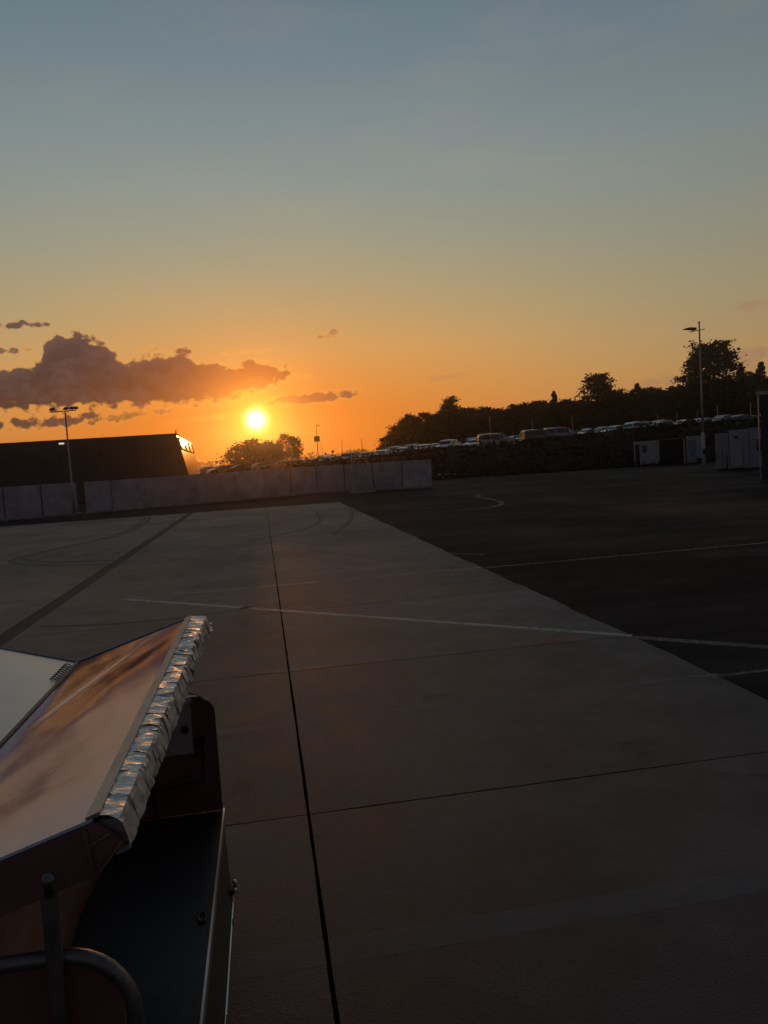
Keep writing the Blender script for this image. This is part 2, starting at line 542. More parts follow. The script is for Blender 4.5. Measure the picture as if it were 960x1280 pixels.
# ------------------------------------------------------------------ mesh helpers
class MB:
    def __init__(self):
        self.v, self.f = [], []

    def add(self, vs, fs):
        o = len(self.v)
        self.v += [tuple(v) for v in vs]
        self.f += [tuple(i + o for i in f) for f in fs]
        return self

    def box(self, x0, x1, y0, y1, z0, z1):
        vs = [(x, y, z) for z in (z0, z1) for y in (y0, y1) for x in (x0, x1)]
        return self.add(vs, [(0, 2, 3, 1), (4, 5, 7, 6), (0, 1, 5, 4), (2, 6, 7, 3), (0, 4, 6, 2), (1, 3, 7, 5)])

    def obox(self, a, b, w, z0, z1):
        """upright box along the ground line a-b, w wide"""
        a, b = Vector((a[0], a[1], 0)), Vector((b[0], b[1], 0))
        d = (b - a).normalized()
        s = Vector((d.y, -d.x, 0)) * (w / 2)
        vs = [p + o + Vector((0, 0, z)) for z in (z0, z1) for p, o in ((a, s), (b, s), (b, -s), (a, -s))]
        return self.add(vs, [(0, 3, 2, 1), (4, 5, 6, 7), (0, 1, 5, 4), (1, 2, 6, 5), (2, 3, 7, 6), (3, 0, 4, 7)])

    def tube(self, pts, rs, n=8, cap=True):
        pts = [Vector(p) for p in pts]
        if not hasattr(rs, '__len__'):
            rs = [rs] * len(pts)
        vs, fs = [], []
        for i, p in enumerate(pts):
            d = (pts[min(i + 1, len(pts) - 1)] - pts[max(i - 1, 0)]).normalized()
            a = d.orthogonal().normalized() if i == 0 else (a - d * a.dot(d)).normalized()
            b = d.cross(a)
            for k in range(n):
                t = 2 * math.pi * k / n
                vs.append(p + (a * math.cos(t) + b * math.sin(t)) * rs[i])
        for i in range(len(pts) - 1):
            for k in range(n):
                k2 = (k + 1) % n
                fs.append((i * n + k, i * n + k2, (i + 1) * n + k2, (i + 1) * n + k))
        if cap:
            fs.append(tuple(range(n - 1, -1, -1)))
            o = (len(pts) - 1) * n
            fs.append(tuple(o + k for k in range(n)))
        return self.add(vs, fs)

    def ball(self, c, r, n=8, sz=1.0):
        c = Vector(c)
        pts = [c + Vector((0, 0, -r * sz * math.cos(math.pi * i / n))) for i in range(n + 1)]
        return self.tube(pts, [max(r * math.sin(math.pi * i / n), 0.0005) for i in range(n + 1)], n)

    def poly(self, pts, nrm, th):
        """flat polygon with thickness along nrm"""
        nrm = Vector(nrm) * th
        n = len(pts)
        vs = [Vector(p) for p in pts] + [Vector(p) - nrm for p in pts]
        fs = [tuple(range(n)), tuple(range(2 * n - 1, n - 1, -1))]
        fs += [(i, i + n, (i + 1) % n + n, (i + 1) % n) for i in range(n)]
        return self.add(vs, fs)

    def mesh(self, name, mat, smooth=False):
        me = bpy.data.meshes.new(name)
        me.from_pydata(self.v, [], self.f)
        me.update()
        bm = bmesh.new()
        bm.from_mesh(me)
        bmesh.ops.recalc_face_normals(bm, faces=bm.faces[:])
        bm.to_mesh(me)
        bm.free()
        if smooth:
            me.polygons.foreach_set('use_smooth', [True] * len(me.polygons))
            if smooth == 'auto':
                me.set_sharp_from_angle(angle=rad(38))
        me.materials.append(MAT[mat])
        return me

    def build(self, name, mat, parent=None, smooth=False, bevel=0.0):
        o = bpy.data.objects.new(name, self.mesh(name, mat, smooth))
        COL.objects.link(o)
        o.parent = parent
        if bevel:
            md = o.modifiers.new('bevel', 'BEVEL')
            md.width = bevel
            md.segments = 2
            md.limit_method = 'ANGLE'
        return o


def tag(o, label=None, cat=None, group=None, kind=None):
    for k, v in (('label', label), ('category', cat), ('group', group), ('kind', kind)):
        if v:
            o[k] = v
    return o


def empty(name, loc, rz=0.0):
    o = bpy.data.objects.new(name, None)
    o.empty_display_size = 0.2
    o.location = loc
    o.rotation_euler = (0, 0, rz)
    COL.objects.link(o)
    return o


def link_mesh(name, me, parent=None, loc=(0, 0, 0), rz=0.0):
    o = bpy.data.objects.new(name, me)
    o.location = loc
    o.rotation_euler = (0, 0, rz)
    COL.objects.link(o)
    o.parent = parent
    return o


def copy_tree(o, parent=None):
    c = o.copy()
    COL.objects.link(c)
    c.parent = parent
    for ch in o.children:
        copy_tree(ch, c)
    return c


def interp(tab, x):
    if x <= tab[0][0]:
        return tab[0][1]
    for (a, p), (b, q) in zip(tab, tab[1:]):
        if x <= b:
            return p + (q - p) * (x - a) / (b - a)
    return tab[-1][1]


def sst(x):
    x = max(0.0, min(1.0, x))
    return x * x * (3 - 2 * x)


# ------------------------------------------------------------------ ground, asphalt, concrete apron
o = MB().add([(-480, -60, -0.16), (480, -60, -0.16), (480, 480, -0.16), (-480, 480, -0.16)], [(0, 1, 2, 3)]).build('ground', 'soil')
tag(o, kind='structure')
o = MB().add([(-90, -40, 0), (110, -40, 0), (110, 86, 0), (-90, 86, 0)], [(0, 1, 2, 3)]).build('asphalt', 'asphalt')
tag(o, kind='structure')

APR = MB().add([fr(-12, -35, .004), fr(-12, 4.55, .004), fr(46.1, 4.55, .004), fr(46.1, -35, .004)], [(0, 1, 2, 3)]).build('concrete_apron', 'joint_tar')
tag(APR, kind='structure')
ROT = -AZ


def slab_mesh(lx, ly, seed, name, ragged=False):
    """a slab with slightly broken edges, local origin at its centre"""
    r = random.Random(seed)
    ring = []
    n = 11
    cs = [(-lx / 2, -ly / 2), (lx / 2, -ly / 2), (lx / 2, ly / 2), (-lx / 2, ly / 2)]
    for i in range(4):
        (ax, ay), (bx, by) = cs[i], cs[(i + 1) % 4]
        for k in range(n):
            t = k / n
            j = 0.0 if k == 0 else (r.uniform(-0.005, 0.001) if not (i == 1 and ragged) else r.uniform(-.05, .015))
            x, y = ax + (bx - ax) * t, ay + (by - ay) * t
            nx, ny = (0, -1), (1, 0)
            nn = ((0, -1), (1, 0), (0, 1), (-1, 0))[i]
            ring.append((x + nn[0] * j, y + nn[1] * j))
    m = len(ring)
    vs = [(x, y, 0.016) for x, y in ring] + [(x, y, 0.0) for x, y in ring]
    fs = [tuple(range(m))] + [(i, (i + 1) % m, (i + 1) % m + m, i + m) for i in range(m)]
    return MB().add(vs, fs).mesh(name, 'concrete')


XJ = [(4.55, 0.160), (0.140, -4.10), (-4.42, -8.64), (-8.655, -13.04), (-13.055, -17.44), (-17.455, -21.84), (-21.855, -26.24), (-26.255, -30.6)]
cache = {}
for ci, (x1, x0) in enumerate(XJ):
    t = 5.27 - 3.8 * 4
    r = 0
    while t < 46.0:
        t1 = min(t + 3.8, 46.1)
        g = 0.006
        key = (round(x1 - x0, 3), round(t1 - t, 3), r % 3)
        if key not in cache:
            cache[key] = slab_mesh(x1 - x0, t1 - t - 2 * g, hash(key) % 1000, 'concrete_slab', ci == 0)
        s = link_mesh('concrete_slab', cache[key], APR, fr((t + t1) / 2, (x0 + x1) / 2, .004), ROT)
        t = t1
        r += 1
MB().add([fr(-12, -4.42, .012), fr(-12, -4.10, .012), fr(46.1, -4.10, .012), fr(46.1, -4.42, .012)], [(0, 1, 2, 3)]).build('tar_strip', 'strip_tar', APR)

ZC, ZA = 0.0208, 0.0012


def stripe(name, mat, p, q, w, seg=1):
    """painted line p->q in (X, t), split where it crosses the joint and the slab edge"""
    cuts = [0.0, 1.0]
    for xs in (4.55, 0.140, 0.160, -4.10, -4.42):
        if (p[0] - xs) * (q[0] - xs) < 0:
            cuts.append((xs - p[0]) / (q[0] - p[0]))
    cuts.sort()
    for a, b in zip(cuts, cuts[1:]):
        if b - a < 1e-4:
            continue
        P = (p[0] + (q[0] - p[0]) * a, p[1] + (q[1] - p[1]) * a)
        Q = (p[0] + (q[0] - p[0]) * b, p[1] + (q[1] - p[1]) * b)
        mx = (P[0] + Q[0]) / 2
        if 0.140 < mx < 0.160 or -4.42 < mx < -4.10:
            continue
        z = ZC if mx < 4.55 else ZA
        a3, b3 = fr(P[1], P[0], z), fr(Q[1], Q[0], z)
        d = (b3 - a3).normalized()
        s = Vector((d.y, -d.x, 0)) * (w / 2)
        MB().add([a3 - s, a3 + s, b3 + s, b3 - s], [(0, 1, 2, 3)]).build(name, mat, APR)


stripe('painted_line', 'paint_faint', (-2.91, 15.8), (4.55, 15.8), 0.12)
stripe('painted_line', 'paint_thin', (4.55, 15.8), (30, 15.8), 0.12)
stripe('painted_line', 'paint_white', (-2.91, 15.78), (4.55, 9.05), 0.13)
stripe('painted_line', 'paint_thin', (4.55, 9.05), (12.0, 2.35), 0.17)
stripe('painted_line', 'paint_ghost', (-1.6, 7.2), (4.1, 7.2), 0.13)
stripe('painted_line', 'paint_thin', (4.1, 7.2), (9, 7.2), 0.08)
stripe('painted_line', 'paint_ghost', (-1.5, 3.72), (8, 3.72), 0.20)
stripe('painted_line', 'paint_red', (0.19, 9.13), (1.30, 9.17), 0.12)
stripe('painted_line', 'paint_red', (-0.25, 9.13), (0.1, 9.13), 0.09)
stripe('painted_line', 'paint_red', (2.85, 9.24), (3.95, 9.24), 0.12)
stripe('painted_line', 'paint_thin', (0.2, 23.86), (1.6, 22.2), 0.13)
stripe('painted_line', 'paint_thin', (2.3, 20.9), (5.22, 17.89), 0.13)
stripe('painted_line', 'paint_thin', (11.0, 48.3), (13.4, 46.5), 0.2)


def ribbon(name, mat, pts, w, z):
    """curved flat mark through (X, t) points"""
    P = [Vector((*fr(t, X, 0).xy, 0)) for X, t in pts]
    out = []
    for i in range(len(P) - 1):
        p0, p1, p2, p3 = P[max(i - 1, 0)], P[i], P[i + 1], P[min(i + 2, len(P) - 1)]
        for k in range(8):
            u = k / 8
            out.append(0.5 * ((2 * p1) + (p2 - p0) * u + (2 * p0 - 5 * p1 + 4 * p2 - p3) * u * u + (3 * p1 - p0 - 3 * p2 + p3) * u ** 3))
    out.append(P[-1])
    vs, fs = [], []
    for i, p in enumerate(out):
        d = (out[min(i + 1, len(out) - 1)] - out[max(i - 1, 0)]).normalized()
        s = Vector((d.y, -d.x, 0)) * (w / 2)
        vs += [p - s + Vector((0, 0, z)), p + s + Vector((0, 0, z))]
    for i in range(len(out) - 1):
        fs.append((2 * i, 2 * i + 1, 2 * i + 3, 2 * i + 2))
    MB().add(vs, fs).build(name, mat, APR)


ribbon('painted_arc', 'paint_thin', [(8.4, 32.7), (9.8, 32.9), (10.8, 33.9), (11.5, 36.0), (11.8, 39.0), (11.9, 41.5), (12.9, 44.0)], 0.22, ZA)
for off in (0, 0.28):
    ribbon('tyre_mark', 'tyre_rubber_mark', [(-4.5, 22.4 + off * 3), (-6.2, 23.2 + off * 3), (-7.6 + off, 24.6 + off * 2), (-8.1 + off, 26.4), (-7.4 + off, 29.0), (-6.3 + off, 33.0), (-6.2 + off, 39), (-6.8 + off, 45.5)], 0.24, ZC)
ribbon('tyre_mark', 'tyre_rubber_mark', [(0.3, 27), (1.6, 29.2), (2.4, 33.0), (2.6, 38.0)], 0.2, ZC)
ribbon('tyre_mark', 'tyre_rubber_mark', [(2.3, 26), (2.9, 28.5), (3.6, 32), (4.2, 37.0)], 0.2, ZC)
ribbon('tyre_mark', 'tyre_rubber_mark', [(-3.9, 13.6), (-2.6, 13.2), (-1.0, 13.3), (0.1, 14.0)], 0.16, ZC)
# low kerb edging between concrete and the strip under the fence

# ------------------------------------------------------------------ raised ground behind the fence
TT = [(-120, 2.0), (-20, 2.1), (-9, 2.3), (0, 2.8), (8, 3.3), (17, 3.3), (21, 3.7), (27, 3.9), (43, 4.25), (90, 4.8)]


def terr(x, y):
    s1 = sst((y - 77) / 12) * sst((x + 18) / 5)
    s2 = sst((y - 106) / 6)
    s = max(s1, s2)
    rough = 0.22 * noise.noise((x * .13, y * .13, 3.1)) + 0.12 * noise.noise((x * .5, y * .5, 9.0))
    edge = sst((x + 150) / 20) * sst((190 - x) / 20) * sst((460 - y) / 30)
    dip = sst((y - 90) / 3.0) * (0.62 - 0.22 * math.exp(-((x - 14.5) / 3.2) ** 2))
    z = (interp(TT, x) - dip + 0.008 * max(0, min(y, 260) - 92) + rough * (1 if y < 91 or y > 190 else 0.15)) * s
    return -0.12 + z * edge


vs, fs = [], []
xs = [-152 + 3.0 * i for i in range(115)]
ys = [72 + 1.5 * i for i in range(28)] + [114 + 8 * i for i in range(45)]
for y in ys:
    for x in xs:
        vs.append((x, y, terr(x, y)))
nx = len(xs)
for j in range(len(ys) - 1):
    for i in range(nx - 1):
        fs.append((j * nx + i, j * nx + i + 1, (j + 1) * nx + i + 1, (j + 1) * nx + i))
tag(MB().add(vs, fs).build('embankment', 'grass_bank', smooth=True), kind='structure')


def leaf(mb, c, r, size, flat=0.6):
    n = Vector((r.gauss(0, 1), r.gauss(0, 1), r.gauss(0, flat) + 0.3)).normalized()
    a = n.orthogonal().normalized()
    a.rotate(Matrix.Rotation(r.uniform(0, 6.28), 3, n))
    b = n.cross(a)
    s, w = size, size * r.uniform(0.4, 0.75)
    mb.add([c - a * s, c + b * w, c + a * s, c - b * w], [(0, 1, 2, 3)])


# bramble and rough grass over the bank
r = random.Random(3)
mb = MB()
for _ in range(2600):
    x, y = r.uniform(-17, 60), r.uniform(76.5, 91.0)
    z = terr(x, y)
    d = noise.noise((x * .25, y * .25, 0.0))
    h = 0.25 + max(0, d) * 1.5
    if x > 17 and y > 86:
        h *= 0.7
    for _ in range(7):
        leaf(mb, Vector((x + r.gauss(0, .45), y + r.gauss(0, .45), z + abs(r.gauss(0, .45)) * h + .05)), r, r.uniform(.10, .26), 0.9)
tag(mb.build('undergrowth', 'brush'), 'dark tangle of brambles and rough grass covering the bank below the parked cars', 'undergrowth', kind='stuff')
mb = MB()
for _ in range(3000):
    x = r.uniform(-16, 64)
    y = 77.5 + r.gauss(0, 0.5)
    z = max(terr(x, y), 0)
    hgt = r.uniform(.15, .5)
    a = r.uniform(0, 6.28)
    p = Vector((x, y, z))
    s = Vector((math.cos(a), math.sin(a), 0)) * 0.03
    mb.add([p - s, p + s, p + Vector((r.gauss(0, .1), r.gauss(0, .1), hgt))], [(0, 1, 2)])
tag(mb.build('rough_grass', 'brush'), 'strip of long rough grass along the foot of the bank', 'grass', kind='stuff')

# ------------------------------------------------------------------ white site fence
FP = [gnd(-42, 655.5), gnd(397, 617), gnd(541, 609.5)]
FEN = empty('site_fence', FP[0])
tag(FEN, 'long white sheeted site fence of square panels along the far edge of the apron', 'fence')
o0 = FP[0]


def fence_run(a, b, n, skip=(), tight=()):
    for i in range(n):
        p = a.lerp(b, i / n)
        q = a.lerp(b, (i + 1) / n)
        d = (q - p).normalized()
        nn = Vector((d.y, -d.x, 0))
        if nn.y > 0:
            nn = -nn
        L = (q - p).length
        jit = rnd.uniform(-.02, .02)
        pp, qq = p - o0, q - o0
        g0, g1 = (0.05, 0.05)
        if i in skip:
            g0 = 0.5
        if i in tight:
            g0, g1 = 0.012, 0.012
        pb = -nn * .06 if i in tight else Vector()
        a0, a1 = pp + d * g0, pp + d * (L - g1)
        # sheet with shallow sag between its ties
        nu, nv = 9, 5
        vs, fs = [], []
        sd = rnd.random() * 50
        for side in (0, 1):
            for v in range(nv + 1):
                for u in range(nu + 1):
                    fx, fz = u / nu, v / nv
                    bl = 0.05 * noise.noise((fx * 2.2 + sd, fz * 1.8, side * 0.0)) * math.sin(math.pi * fx) + 0.035 * math.sin(math.pi * fx) * math.sin(math.pi * fz)
                    c = a0.lerp(a1, fx) + nn * (bl + (0.0 if side == 0 else -0.012)) + Vector((0, 0, 0.10 + fz * (2.12 + jit)))
                    vs.append(c)
        k = (nu + 1) * (nv + 1)
        for v in range(nv):
            for u in range(nu):
                q0 = v * (nu + 1) + u
                fs.append((q0, q0 + 1, q0 + nu + 2, q0 + nu + 1))
                fs.append((k + q0, k + q0 + nu + 1, k + q0 + nu + 2, k + q0 + 1))
        MB().add(vs, fs).build('panel', 'sheeting', FEN, smooth=True)
        # posts, rail and concrete foot
        MB().tube([pp + pb, pp + pb + Vector((0, 0, (2.20 if i in tight else 2.28) + jit))], 0.034, 6).build('post', 'fence_steel', FEN)
        MB().obox(a0 + nn * .06, a1 + nn * .06, 0.10, 0.02, 0.13).build('bottom_rail', 'pale_kerb', FEN)
        MB().obox(pp - nn * .35, pp + nn * .38, 0.24, 0.0, 0.15).build('foot', 'pale_kerb', FEN, bevel=0.02)


fence_run(FP[0], FP[1], 11, skip=(3,), tight=(4, 5, 6, 7, 8, 9))
fence_run(FP[1], FP[2], 4)
e = FP[2] - o0
MB().tube([e, e + Vector((0, 0, 2.28))], 0.034, 6).build('post', 'fence_steel', FEN)
MB().tube([e + Vector((0, 0, 2.1)), e + Vector((.5, .9, 0.05))], 0.025, 6).build('brace', 'fence_steel', FEN)

# ------------------------------------------------------------------ storage hall
HB = Vector((-37, 84, 0))
HALL = empty('storage_hall', HB)
tag(HALL, 'long dark storage hall with leaning metal end wall behind the white fence', 'hall')
HN = at(220, 541.5, 80)
HH = HN.z - .12
HN.z = 0
HF = HN + 26 * Vector((-.187, .982, 0))      # top corners of the end wall
HD = at(0, 553, 77.3) - HN
HD.z = 0
HD.normalize()        # direction of the long wall, towards the left
LONG = 62.0


def lean(z):
    return 0.235 * (HH - z)


NZ = 8
out_e = -HD
vs, fs = [], []
wall_n = Vector((HD.y, -HD.x, 0))
if wall_n.y > 0:
    wall_n = -wall_n
NS = 16
for s in range(NS):
    vs, fs = [], []
    for v in range(NZ + 1):
        z = HH * v / NZ
        for k in (0, 1):
            f = (s + k) / NS
            base = HN + HD * (LONG * f - (lean(z) if s + k == 0 else 0))
            bow = 0.10 * math.sin(math.pi * v / NZ)
            off = wall_n * (bow + 0.9 * (1 - z / HH) ** 2 + (0.0))
            vs.append(base + off + Vector((0, 0, z)) - HB)
    for v in range(NZ):
        fs.append((2 * v, 2 * v + 1, 2 * v + 3, 2 * v + 2))
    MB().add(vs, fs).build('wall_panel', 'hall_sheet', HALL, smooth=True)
    if s:
        pts = [HN + HD * (LONG * s / NS) + wall_n * (0.02 + 0.1 * math.sin(math.pi * v / NZ) + 0.9 * (1 - v / NZ) ** 2) + Vector((0, 0, HH * v / NZ)) - HB for v in range(NZ + 1)]
        MB().tube(pts, 0.03, 5).build('seam', 'hall_sheet', HALL)


def endp(f, z):
    """point on the leaning end wall, f = 0 near corner .. 1 far corner"""
    return HN.lerp(HF, f) + out_e * lean(z) + Vector((0, 0, z)) - HB


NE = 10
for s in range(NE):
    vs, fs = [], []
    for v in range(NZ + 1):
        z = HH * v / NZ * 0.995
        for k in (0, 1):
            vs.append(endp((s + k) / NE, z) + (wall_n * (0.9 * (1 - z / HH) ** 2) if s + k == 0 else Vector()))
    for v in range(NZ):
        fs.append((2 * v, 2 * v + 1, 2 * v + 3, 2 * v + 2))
    MB().add(vs, fs).build('end_panel', 'hall_end_sunlit', HALL)
en = (HF - HN).normalized()
en = Vector((en.y, -en.x, 0))
if en.x < 0:
    en = -en
for s in range(3):
    f0, f1 = 0.05 + s * 0.315, 0.05 + s * 0.315 + 0.29
    q = [endp(f0, 4.9) + en * .05, endp(f1, 4.9) + en * .05, endp(f1, 6.1) + en * .05, endp(f0, 6.1) + en * .05]
    w = MB().poly(q, en, 0.06).build('window', 'hall_glass', HALL)
    for a, b in ((0, 1), (1, 2), (2, 3), (3, 0)):
        MB().tube([q[a] + en * .02, q[b] + en * .02], 0.06, 5).build('frame', 'dark_metal', w)
# roof with edge beam and the other walls
rb = [HN + Vector((0, 0, HH)) - HB, HF + Vector((0, 0, HH)) - HB, HF + HD * LONG + Vector((0, 0, HH)) - HB, HN + HD * LONG + Vector((0, 0, HH)) - HB]
MB().poly([p + Vector((0, 0, .12)) for p in rb], (0, 0, 1), 0.16).build('roof', 'hall_sheet', HALL)
MB().tube([rb[0] + Vector((0, 0, .1)), rb[1] + Vector((0, 0, .1))], 0.08, 6).build('roof_edge', 'dark_metal', HALL)
MB().poly([HF - HB, HF + HD * LONG - HB, HF + HD * LONG - HB + Vector((0, 0, HH)), HF - HB + Vector((0, 0, HH))], (0, 1, 0), 0.1).build('back_wall', 'hall_sheet', HALL)
MB().tube([rb[0] + Vector((0, 0, 0)), rb[0] + Vector((0, 0, .45))], 0.06, 6).build('corner_peg', 'dark_metal', HALL)

p = at(76, 554.5, 77.8)
LP = empty('wall_lamp', p)
tag(LP, 'small lit wall lamp high on the dark hall wall', 'lamp')
LP.location = HN + HD * ((HN - Vector((p.x, p.y, 0))).length) + wall_n * 0.12 + Vector((0, 0, p.z))
hd = HD.copy()
MB().obox(hd * -.28, hd * .28, 0.16, 0.09, 0.17).build('housing', 'dark_metal', LP)
MB().obox(hd * -.24 + wall_n * .02, hd * .24 + wall_n * .02, 0.13, -.06, 0.085).build('lens', 'lamp_lit', LP)
MB().obox(wall_n * -.16, wall_n * -.0801, 0.1, -.04, 0.14).build('bracket', 'dark_metal', LP)

# ------------------------------------------------------------------ light masts
b = gnd(93, 643.5)
b = at(93, 640, 51.5)
b.z = 0
MA = empty('light_mast', b)
tag(MA, 'slender grey twin floodlight mast rising through the gap in the white fence', 'light mast')
top = 7.05
MB().tube([(0, 0, 0), (0, 0, 1.2), (0.0, 0, top)], [.085, .075, .045], 8).build('pole', 'galvanised', MA, smooth=True)
MB().box(-.2, .2, -.2, .2, 0, .08).build('base_plate', 'galvanised', MA, bevel=.01)
MB().tube([(-1.0, 0, top - .02), (.75, 0, top + .0)], 0.03, 6).build('crossbar', 'dark_metal', MA)
MB().tube([(-.25, 0, top), (0, 0, top - .3)], 0.02, 5).build('stay', 'dark_metal', MA)
MB().tube([(.25, 0, top), (0, 0, top - .3)], 0.02, 5).build('stay', 'dark_metal', MA)
for x, k in ((-.85, -1), (.5, 1), (0.72, 1), (0.08, 1)):
    fl = MB().add([(x - .17, -.14, top + .06), (x + .17, -.14, top + .06), (x + .17, .16, top + .1), (x - .17, .16, top + .1),
                   (x - .13, -.10, top + .20), (x + .13, -.10, top + .20), (x + .13, .1, top + .27), (x - .13, .1, top + .27)],
                  [(0, 3, 2, 1), (4, 5, 6, 7), (0, 1, 5, 4), (1, 2, 6, 5), (2, 3, 7, 6), (3, 0, 4, 7)]).build('floodlight', 'dark_metal', MA, bevel=.02)
    MB().box(x - .03, x + .03, -.02, .02, top - .02, top + .1).build('bracket', 'dark_metal', fl)

b = at(880, 580, 70)
b.z = 0
MA = empty('light_mast', b)
tag(MA, 'tall rust streaked light mast beside the white cabin with the notice door', 'light mast')
MB().tube([(0, 0, 0), (0.0, 0, 3.0)], [.13, .125], 10).build('lower_pole', 'white_metal', MA, smooth=True)
MB().tube([(0, 0, 3.0), (0, 0, 6.0), (0, 0, 12.9)], [.115, .10, .06], 10).build('upper_pole', 'rusty_mast', MA, smooth=True)
MB().box(-.25, .25, -.25, .25, 0, .1).build('base_plate', 'galvanised', MA, bevel=.02)
MB().ball((0, 0, 12.95), .1).build('finial', 'dark_metal', MA)
MB().tube([(-.95, 0, 12.15), (.5, .0, 12.32)], 0.035, 6).build('crossbar', 'dark_metal', MA)
MB().add([(-1.55, -.25, 12.42), (-1.5, .25, 12.42), (-.35, .3, 12.28), (-.35, -.3, 12.28), (-.95, -.2, 12.56), (-.95, .2, 12.56), (-.3, .22, 12.5), (-.3, -.22, 12.5)],
         [(0, 1, 2, 3), (4, 7, 6, 5), (0, 3, 7, 4), (1, 5, 6, 2), (0, 4, 5, 1), (2, 6, 7, 3)]).build('floodlight', 'dark_metal', MA, bevel=.03)
MB().tube([(-.6, 0, 12.15), (-.75, 0, 12.36)], 0.04, 6).build('bracket', 'dark_metal', MA)
MB().tube([(0, 0, 10.55), (-.62, 0, 10.55), (-.68, 0, 10.6), (-.70, 0, 10.85)], 0.045, 6).build('camera_arm', 'dark_metal', MA)
cm = MB().tube([(-.66, -.05, 10.78), (-.70, -.05, 10.95), (-.70, 0, 11.05), (-.82, .0, 11.15)], [.06, .12, .13, .06], 8).build('surveillance_camera', 'dark_metal', MA, smooth=True)
MB().box(-.16, .16, -.22, -.12, 1.0, 1.5).build('switch_box', 'dark_metal', MA, bevel=.02)
MB().tube([(.16, 0, 0.1), (.14, 0, 2.8)], .02, 5).build('conduit', 'dark_metal', MA)


def far_lamp(px, pytop, y, label, grp=None, box=False, head=True):
    q = at(px, pytop, y)
    zb = terr(q.x, q.y)
    L = empty('car_park_lamp', (q.x, q.y, zb))
    tag(L, label, 'lamp post', grp)
    h = q.z - zb
    MB().tube([(0, 0, 0), (0, 0, h)], [.09, .05], 6).build('pole', 'galvanised' if not box else 'dark_metal', L)
    MB().box(-.15, .15, -.15, .15, 0, .12).build('base_plate', 'galvanised', L)
    if head:
        MB().add([(0, -.1, h - .05), (.75, -.1, h + .02), (.75, .1, h + .02), (0, .1, h - .05), (0.1, -.06, h + .08), (.7, -.06, h + .1), (.7, .06, h + .1), (.1, .06, h + .08)],
                 [(0, 3, 2, 1), (4, 5, 6, 7), (0, 1, 5, 4), (1, 2, 6, 5), (2, 3, 7, 6), (3, 0, 4, 7)]).build('lamp_head', 'dark_metal', L)
    if box:
        MB().box(-.5, .5, -.3, .3, h - 2.9, h - 1.9).build('speaker_box', 'dark_metal', L, bevel=.03)
    return L


far_lamp(395, 532, 138, 'mast with a square box halfway up behind the parked cars', box=True)
for px, py, y in ((402, 553, 170), (427, 551, 160), (452, 548, 150), (481, 545, 140)):
    far_lamp(px, py, y, 'thin lamp post among the parked cars beside the boxed mast', 'lamp posts behind the fence', head=False)
for px, py, y in ((612, 520, 118), (665, 525, 122), (715, 520, 125), (822, 518, 118), (846, 516, 118), (872, 512, 116), (938, 503, 112)):
    far_lamp(px, py, y, 'slim lamp post standing among cars in front of the dark trees', 'lamp posts along the tree belt')
p = at(897, 518, 104)
zb = terr(p.x, p.y)
L = empty('marker_post', (p.x, p.y, zb))
tag(L, 'short white marker post with a pale block at its foot on the bank top', 'marker post')
MB().tube([(0, 0, 0), (0, 0, p.z - zb + 1.2)], .05, 6).build('pole', 'white_metal', L)
MB().box(-.1, .45, -.2, .2, 0.35, .65).build('block', 'white_metal', L, bevel=.03)

# ------------------------------------------------------------------ white maintenance stand in front of the fence
b = at(441, 613, 56.5)
b.z = 0
ST = empty('access_stand', b)
tag(ST, 'white tubular access stand with A shaped legs in front of the fence', 'stand')
K = 56.5 / 58
for y in (0, .9):
    MB().tube([(0, y, .08), (.05, y, 3.35 if y == 0 else 2.7)], .035, 6).build('upright', 'white_metal', ST)
    MB().tube([(.05, y, .08), (.85, y, 2.15)], .03, 6).build('leg', 'white_metal', ST)
    MB().tube([(1.6, y, .08), (.85, y, 2.15)], .03, 6).build('leg', 'white_metal', ST)
    MB().tube([(-.22, y, .1), (1.65, y, .1)], .04, 6).build('base_rail', 'white_metal', ST)
    MB().tube([(0, y, 2.6), (1.15, y, 2.6)], .03, 6).build('top_rail', 'white_metal', ST)
    MB().tube([(1.15, y, 2.6), (1.3, y, 1.2)], .025, 6).build('strut', 'white_metal', ST)
for x, z in ((-.2, .1), (1.6, .1), (.85, 2.15), (1.15, 2.6)):
    MB().tube([(x, 0, z), (x, .9, z)], .03, 6).build('cross_tube', 'white_metal', ST)
MB().box(.0, 1.1, .05, .85, 2.10, 2.14).build('platform', 'fence_steel', ST)
for i in range(6):
    MB().tube([(.05 + .13 * i, 0, .4 + .3 * i), (.05 + .13 * i, .9, .4 + .3 * i)], .02, 5).build('rung', 'white_metal', ST)

# ------------------------------------------------------------------ tow bar by the bank
b = gnd(566, 597.5)
TB = empty('tow_bar', b)
tag(TB, 'white tow bar with small wheels lying at the foot of the bank', 'tow bar')
MB().tube([(-1.0, 0, .42), (1.5, 0, .36)], .06, 8).build('bar', 'white_metal', TB)
MB().tube([(1.5, 0, .36), (1.72, 0, .33)], .09, 8).build('towing_eye', 'white_metal', TB)
MB().add([(-1.65, -.35, .34), (-1.05, -.06, .34), (-1.05, .06, .34), (-1.65, .35, .34), (-1.6, -.3, .62), (-1.05, -.06, .5), (-1.05, .06, .5), (-1.6, .3, .62)],
         [(0, 3, 2, 1), (4, 5, 6, 7), (0, 1, 5, 4), (1, 2, 6, 5), (2, 3, 7, 6), (3, 0, 4, 7)]).build('head', 'white_metal', TB, bevel=.03)
for y in (-.3, .3):
    w = MB().tube([(-1.0, y - .05, .19), (-1.0, y + .05, .19)], .19, 12).build('wheel', 'tyre', TB)
    MB().tube([(-1.0, y - .056, .19), (-1.0, y + .056, .19)], .09, 10).build('rim', 'white_metal', w)
